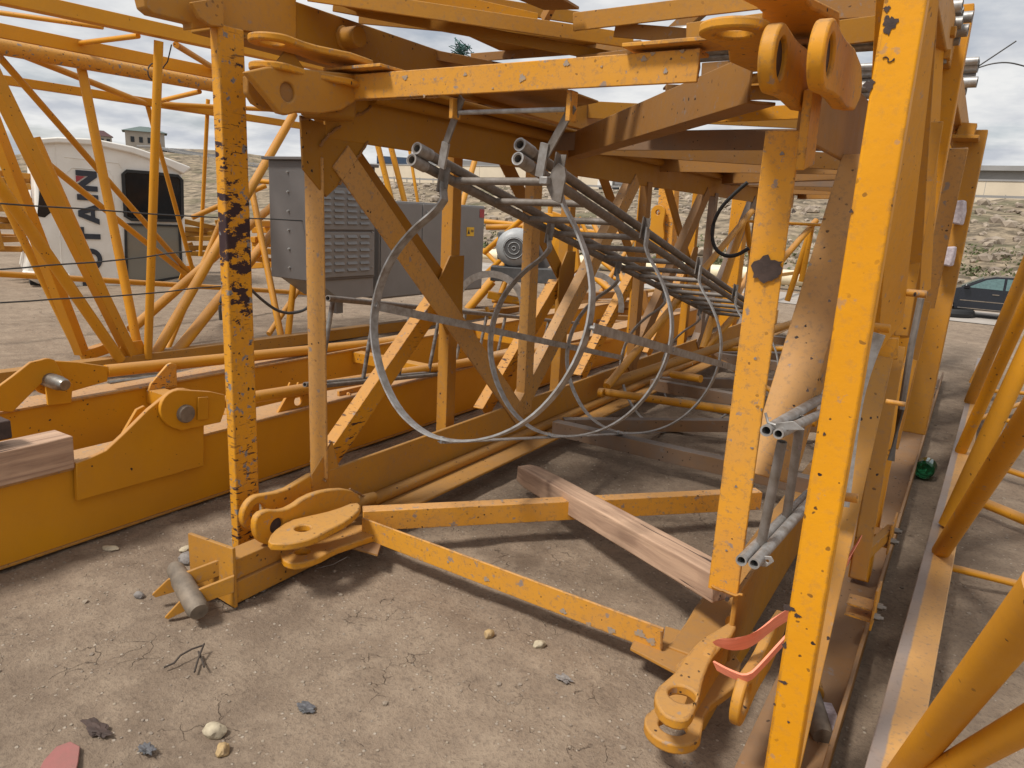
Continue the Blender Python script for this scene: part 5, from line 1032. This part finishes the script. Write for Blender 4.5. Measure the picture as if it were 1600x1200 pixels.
# ------------------------------------------------------------------ black car
def car():
    d0 = 20.5; g = gz(-.3, 30); x0 = P(1484, 470, y=29.8).x-1.15; L_, H_ = 4.75, 1.44; yf_ = 29.3; W_ = 1.78
    th_ = thing('parked_car', 'black saloon car with chrome side trim parked on the far gravel road at right', 'car', (x0+2.3, yf_+.9, g)); g0 = g+.02
    prof = [(0.03, .42), (0, .62), (.12, .78), (.55, .88), (1.25, .96), (1.45, 1.02), (2.05, 1.34), (2.35, 1.42), (3.0, 1.44), (3.55, 1.36), (4.15, 1.06), (4.6, 1.0), (4.75, .9), (4.75, .5), (4.6, .33), (4.25, .30), (4.22, .45), (4.08, .62), (3.88, .68), (3.68, .62), (3.54, .45), (3.5, .28), (1.3, .26), (1.26, .45), (1.12, .62), (.92, .68), (.72, .62), (.58, .45), (.54, .30), (.2, .28)]
    q = MB(); n = len(prof); secs = []
    for k, (yy, sc_) in enumerate(((0.10, .985), (0, 1), (W_, 1), (W_-.10+.0, .985))): pass
    def tuck(z_): return .0 if z_ < .95 else (z_-.95)*.42
    vs = []; 
    for yy, sgn in ((0, 1), (W_, -1)): vs += [V(x0+a, yf_+yy+sgn*tuck(c_), g0+c_) for a, c_ in prof]
    q.add(vs, [tuple(range(n)), tuple(range(2*n-1, n-1, -1))]+[(i, (i+1) % n, (i+1) % n+n, i+n) for i in range(n)]); bo = q.build('body', M['carpaint'], th_, .03)
    for pts in ([(1.62, 1.02), (2.12, 1.30), (2.40, 1.36), (2.62, 1.37), (2.62, 1.00)], [(2.70, 1.00), (2.70, 1.37), (3.1, 1.37), (3.5, 1.29), (3.75, 1.10), (3.6, 1.0)]):
        q = MB(); q.plate([V(x0+a, yf_+tuck(c_)-.012, g0+c_) for a, c_ in pts], V(0, .02, 0)); q.build('window', M['carglass'], bo)
    q = MB(); q.plate([V(x0+1.42, yf_+.25, g0+1.02), V(x0+1.42, yf_+W_-.25, g0+1.02), V(x0+2.02, yf_+W_-.35, g0+1.345), V(x0+2.02, yf_+.35, g0+1.345)], V(-.01, 0, .012)); q.build('windscreen', M['carglass'], bo)
    for a, b_, z_ in ((1.45, 3.45, .56), (.1, .55, .52), (1.42, 3.9, .30)): q = MB(); q.box((x0+a, yf_-.012, g0+z_), (x0+b_, yf_+.0, g0+z_+.03)); q.build('trim', M['chrome'], th_)
    for a in (2.35, 3.35): q = MB(); q.box((x0+a, yf_-.025, g0+.82), (x0+a+.2, yf_, g0+.85)); q.build('door_handle', M['chrome'], th_)
    q = MB(); 
    for a in (1.4, 2.66, 3.62): q.box((x0+a, yf_-.003, g0+.35), (x0+a+.008, yf_+.0, g0+.98))
    q.build('door_seam', M['black'], th_)['kind'] = 'stuff'
    q = MB(); q.box((x0+1.5, yf_-.18, g0+.98), (x0+1.68, yf_-.0, g0+1.12)); q.build('mirror', M['carpaint'], th_, .03)
    q = MB(); q.box((x0+.02, yf_-.003, g0+.62), (x0+.35, yf_+.3, g0+.76)); q.build('headlight', M['chrome'], th_, .02)
    for a in (.92, 3.88):
        for yy in (0, W_-.2):
            c_ = V(x0+a, yf_+.01+yy, g0+.32); q = MB(); q.lathe(c_, c_+Y*.2, [(0, .26), (.08, .32), (.9, .32), (1, .27)], 26); wh = q.build('wheel', M['black'], th_)
            q = MB(); q.lathe(c_-Y*.012, c_+Y*.02, [(0, .20), (.5, .22), (1, .22)], 20); q.build('rim', M['steel'], wh)
car()
c_ = P(1482, 491, z=-1.1); c_.z = gz(c_.x, c_.y)
q = MB(); 
pts = [V(c_.x+.62*math.cos(a), c_.y+.62*math.sin(a), c_.z+.15) for a in [2*math.pi*i/24 for i in range(24)]]
q.path(pts, .16, 10, closed=True); tag(q.build('old_tyre', M['black'], None, 0, tuple(c_)), 'old black tyre lying flat on the dirt in front of the black car', 'tyre')
# ------------------------------------------------------------------ small things on the ground
def stone(u, v, r_, mt, label, sq=(1, 1, .6), seed=0, rot=0):
    p = P(u, v, z=0); p.z = gz(p.x, p.y)+r_*sq[2]*.55; q = MB(); rock(q, (0, 0, 0), r_, sq, seed, 3); o = q.build('stone', M[mt]); o.location = p; o.rotation_euler = (0, 0, rot); tag(o, label, 'stone')
stone(334, 1143, .036, 'stone', 'large pale yellow stone at the lower left of the photo', (1, .75, .7), 3, .5)
stone(348, 1172, .026, 'stoneo', 'ochre stone touching the larger pale stone at lower left', (.7, 1.1, .7), 5, .9)
stone(764, 994, .022, 'stoneo', 'small tan stone on the shaded earth in front of the mast', (.8, 1, .9), 8, .2)
stone(843, 1006, .023, 'stone', 'small whitish stone right of the tan one in front of the mast', (1.1, .8, .7), 11, 1)
stone(405, 917, .03, 'stoneg', 'grey brown stone beside the base beam of the climbing frame', (1.2, .8, .6), 13, .3)
stone(172, 853, .03, 'stone', 'flat whitish stone chip on the dirt beside the near girder', (1.4, .7, .3), 16, .3)
stone(293, 873, .045, 'stoneg', 'grey stone just behind the pin of the end plate', (1, .8, .6), 18, .3)
stone(217, 931, .022, 'stoneg', 'small grey brown stone left of the end plate', (1, .8, .7), 19, .1)
stone(290, 852, .028, 'stone', 'pale angular stone on the dirt behind the end plate', (1, .8, .5), 21, 1.4)
p = [P(u, v, z=.012) for u, v in ((62, 1200), (68, 1188), (88, 1166), (110, 1158), (125, 1166), (122, 1190), (116, 1215), (60, 1215))]
q = MB(); q.plate(p, V(0, 0, -.01)); tag(q.build('tile_shard', M['redshard'], None, .002, tuple(p[0])), 'flat dusty red tile fragment at the lower left corner', 'tile')
q = MB()
for pts in (((256, 1043), (272, 1036), (282, 1024), (300, 1014), (318, 1008)), ((304, 1050), (308, 1035), (314, 1018), (319, 1006)), ((310, 1018), (316, 1032), (319, 1042))):
    q.path([P(u, v, z=.006+.012*(i > 1)) for i, (u, v) in enumerate(pts)], .0035, 7)
tag(q.build('dry_twig', M['twig'], None, 0, tuple(P(300, 1030, z=0))), 'forked dark dry twig on the earth at lower left', 'twig')
def scrap(u, v, r_, mt, label, cat, seed, sx=1.6):
    p = P(u, v, z=0); bm = bmesh.new(); bmesh.ops.create_icosphere(bm, subdivisions=3, radius=1)
    for vv in bm.verts:
        k = 1+.9*noise.noise(vv.co*2.2+V(seed, 0, 0))+.3*noise.noise(vv.co*6); vv.co = V(vv.co.x*sx, vv.co.y, vv.co.z*.28)*k*r_
    me = bpy.data.meshes.new('s'); bm.to_mesh(me); bm.free(); me.materials.append(M[mt]); o = bpy.data.objects.new('crumpled_scrap', me); COL.objects.link(o); o.location = (p.x, p.y, r_*.3); tag(o, label, cat)
scrap(478, 1108, .020, 'plastic', 'crumpled grey plastic scrap on the earth at the bottom, left of centre', 'scrap', 3)
scrap(882, 1062, .017, 'stoneg', 'dry crumpled leaf litter on the shaded earth near the centre bottom', 'scrap', 9)
scrap(228, 1172, .016, 'plastic', 'small dark plastic scrap between the stones and red tile', 'scrap', 14)
scrap(150, 1140, .022, 'rust', 'dark earth clod ridge above the red tile fragment', 'clod', 17, 2.4)
scrap(1157, 1185, .016, 'paper', 'small white crumpled paper on the ground under the right jib tubes', 'paper', 21) if False else None
c_ = P(722, 84, z=2.45); q = MB(); rs = random.Random(2)
for i in range(60):
    a = V(rs.gauss(0, .018), rs.gauss(0, .02), rs.uniform(-.03, .05)); q.path([c_+a, c_+a+V(rs.gauss(0, .02), rs.gauss(0, .02), rs.gauss(0, .02)), c_+a+V(rs.gauss(0, .03), rs.gauss(0, .03), rs.gauss(0.01, .02))], .0022, 4)
tag(q.build('frayed_rope', M['ropegreen'], None, 0, tuple(c_)), 'frayed teal green rope tuft tied on the top left beam', 'rope')
q = MB(); q.path([P(495, 888, z=.02), P(520, 882, z=.05), P(543, 870, z=.06)], .0015, 5); tag(q.build('thin_rod', M['galv'], None, 0, tuple(P(520, 882, z=.03))), 'thin pale wire lying on the ground by the lower left lugs', 'wire')
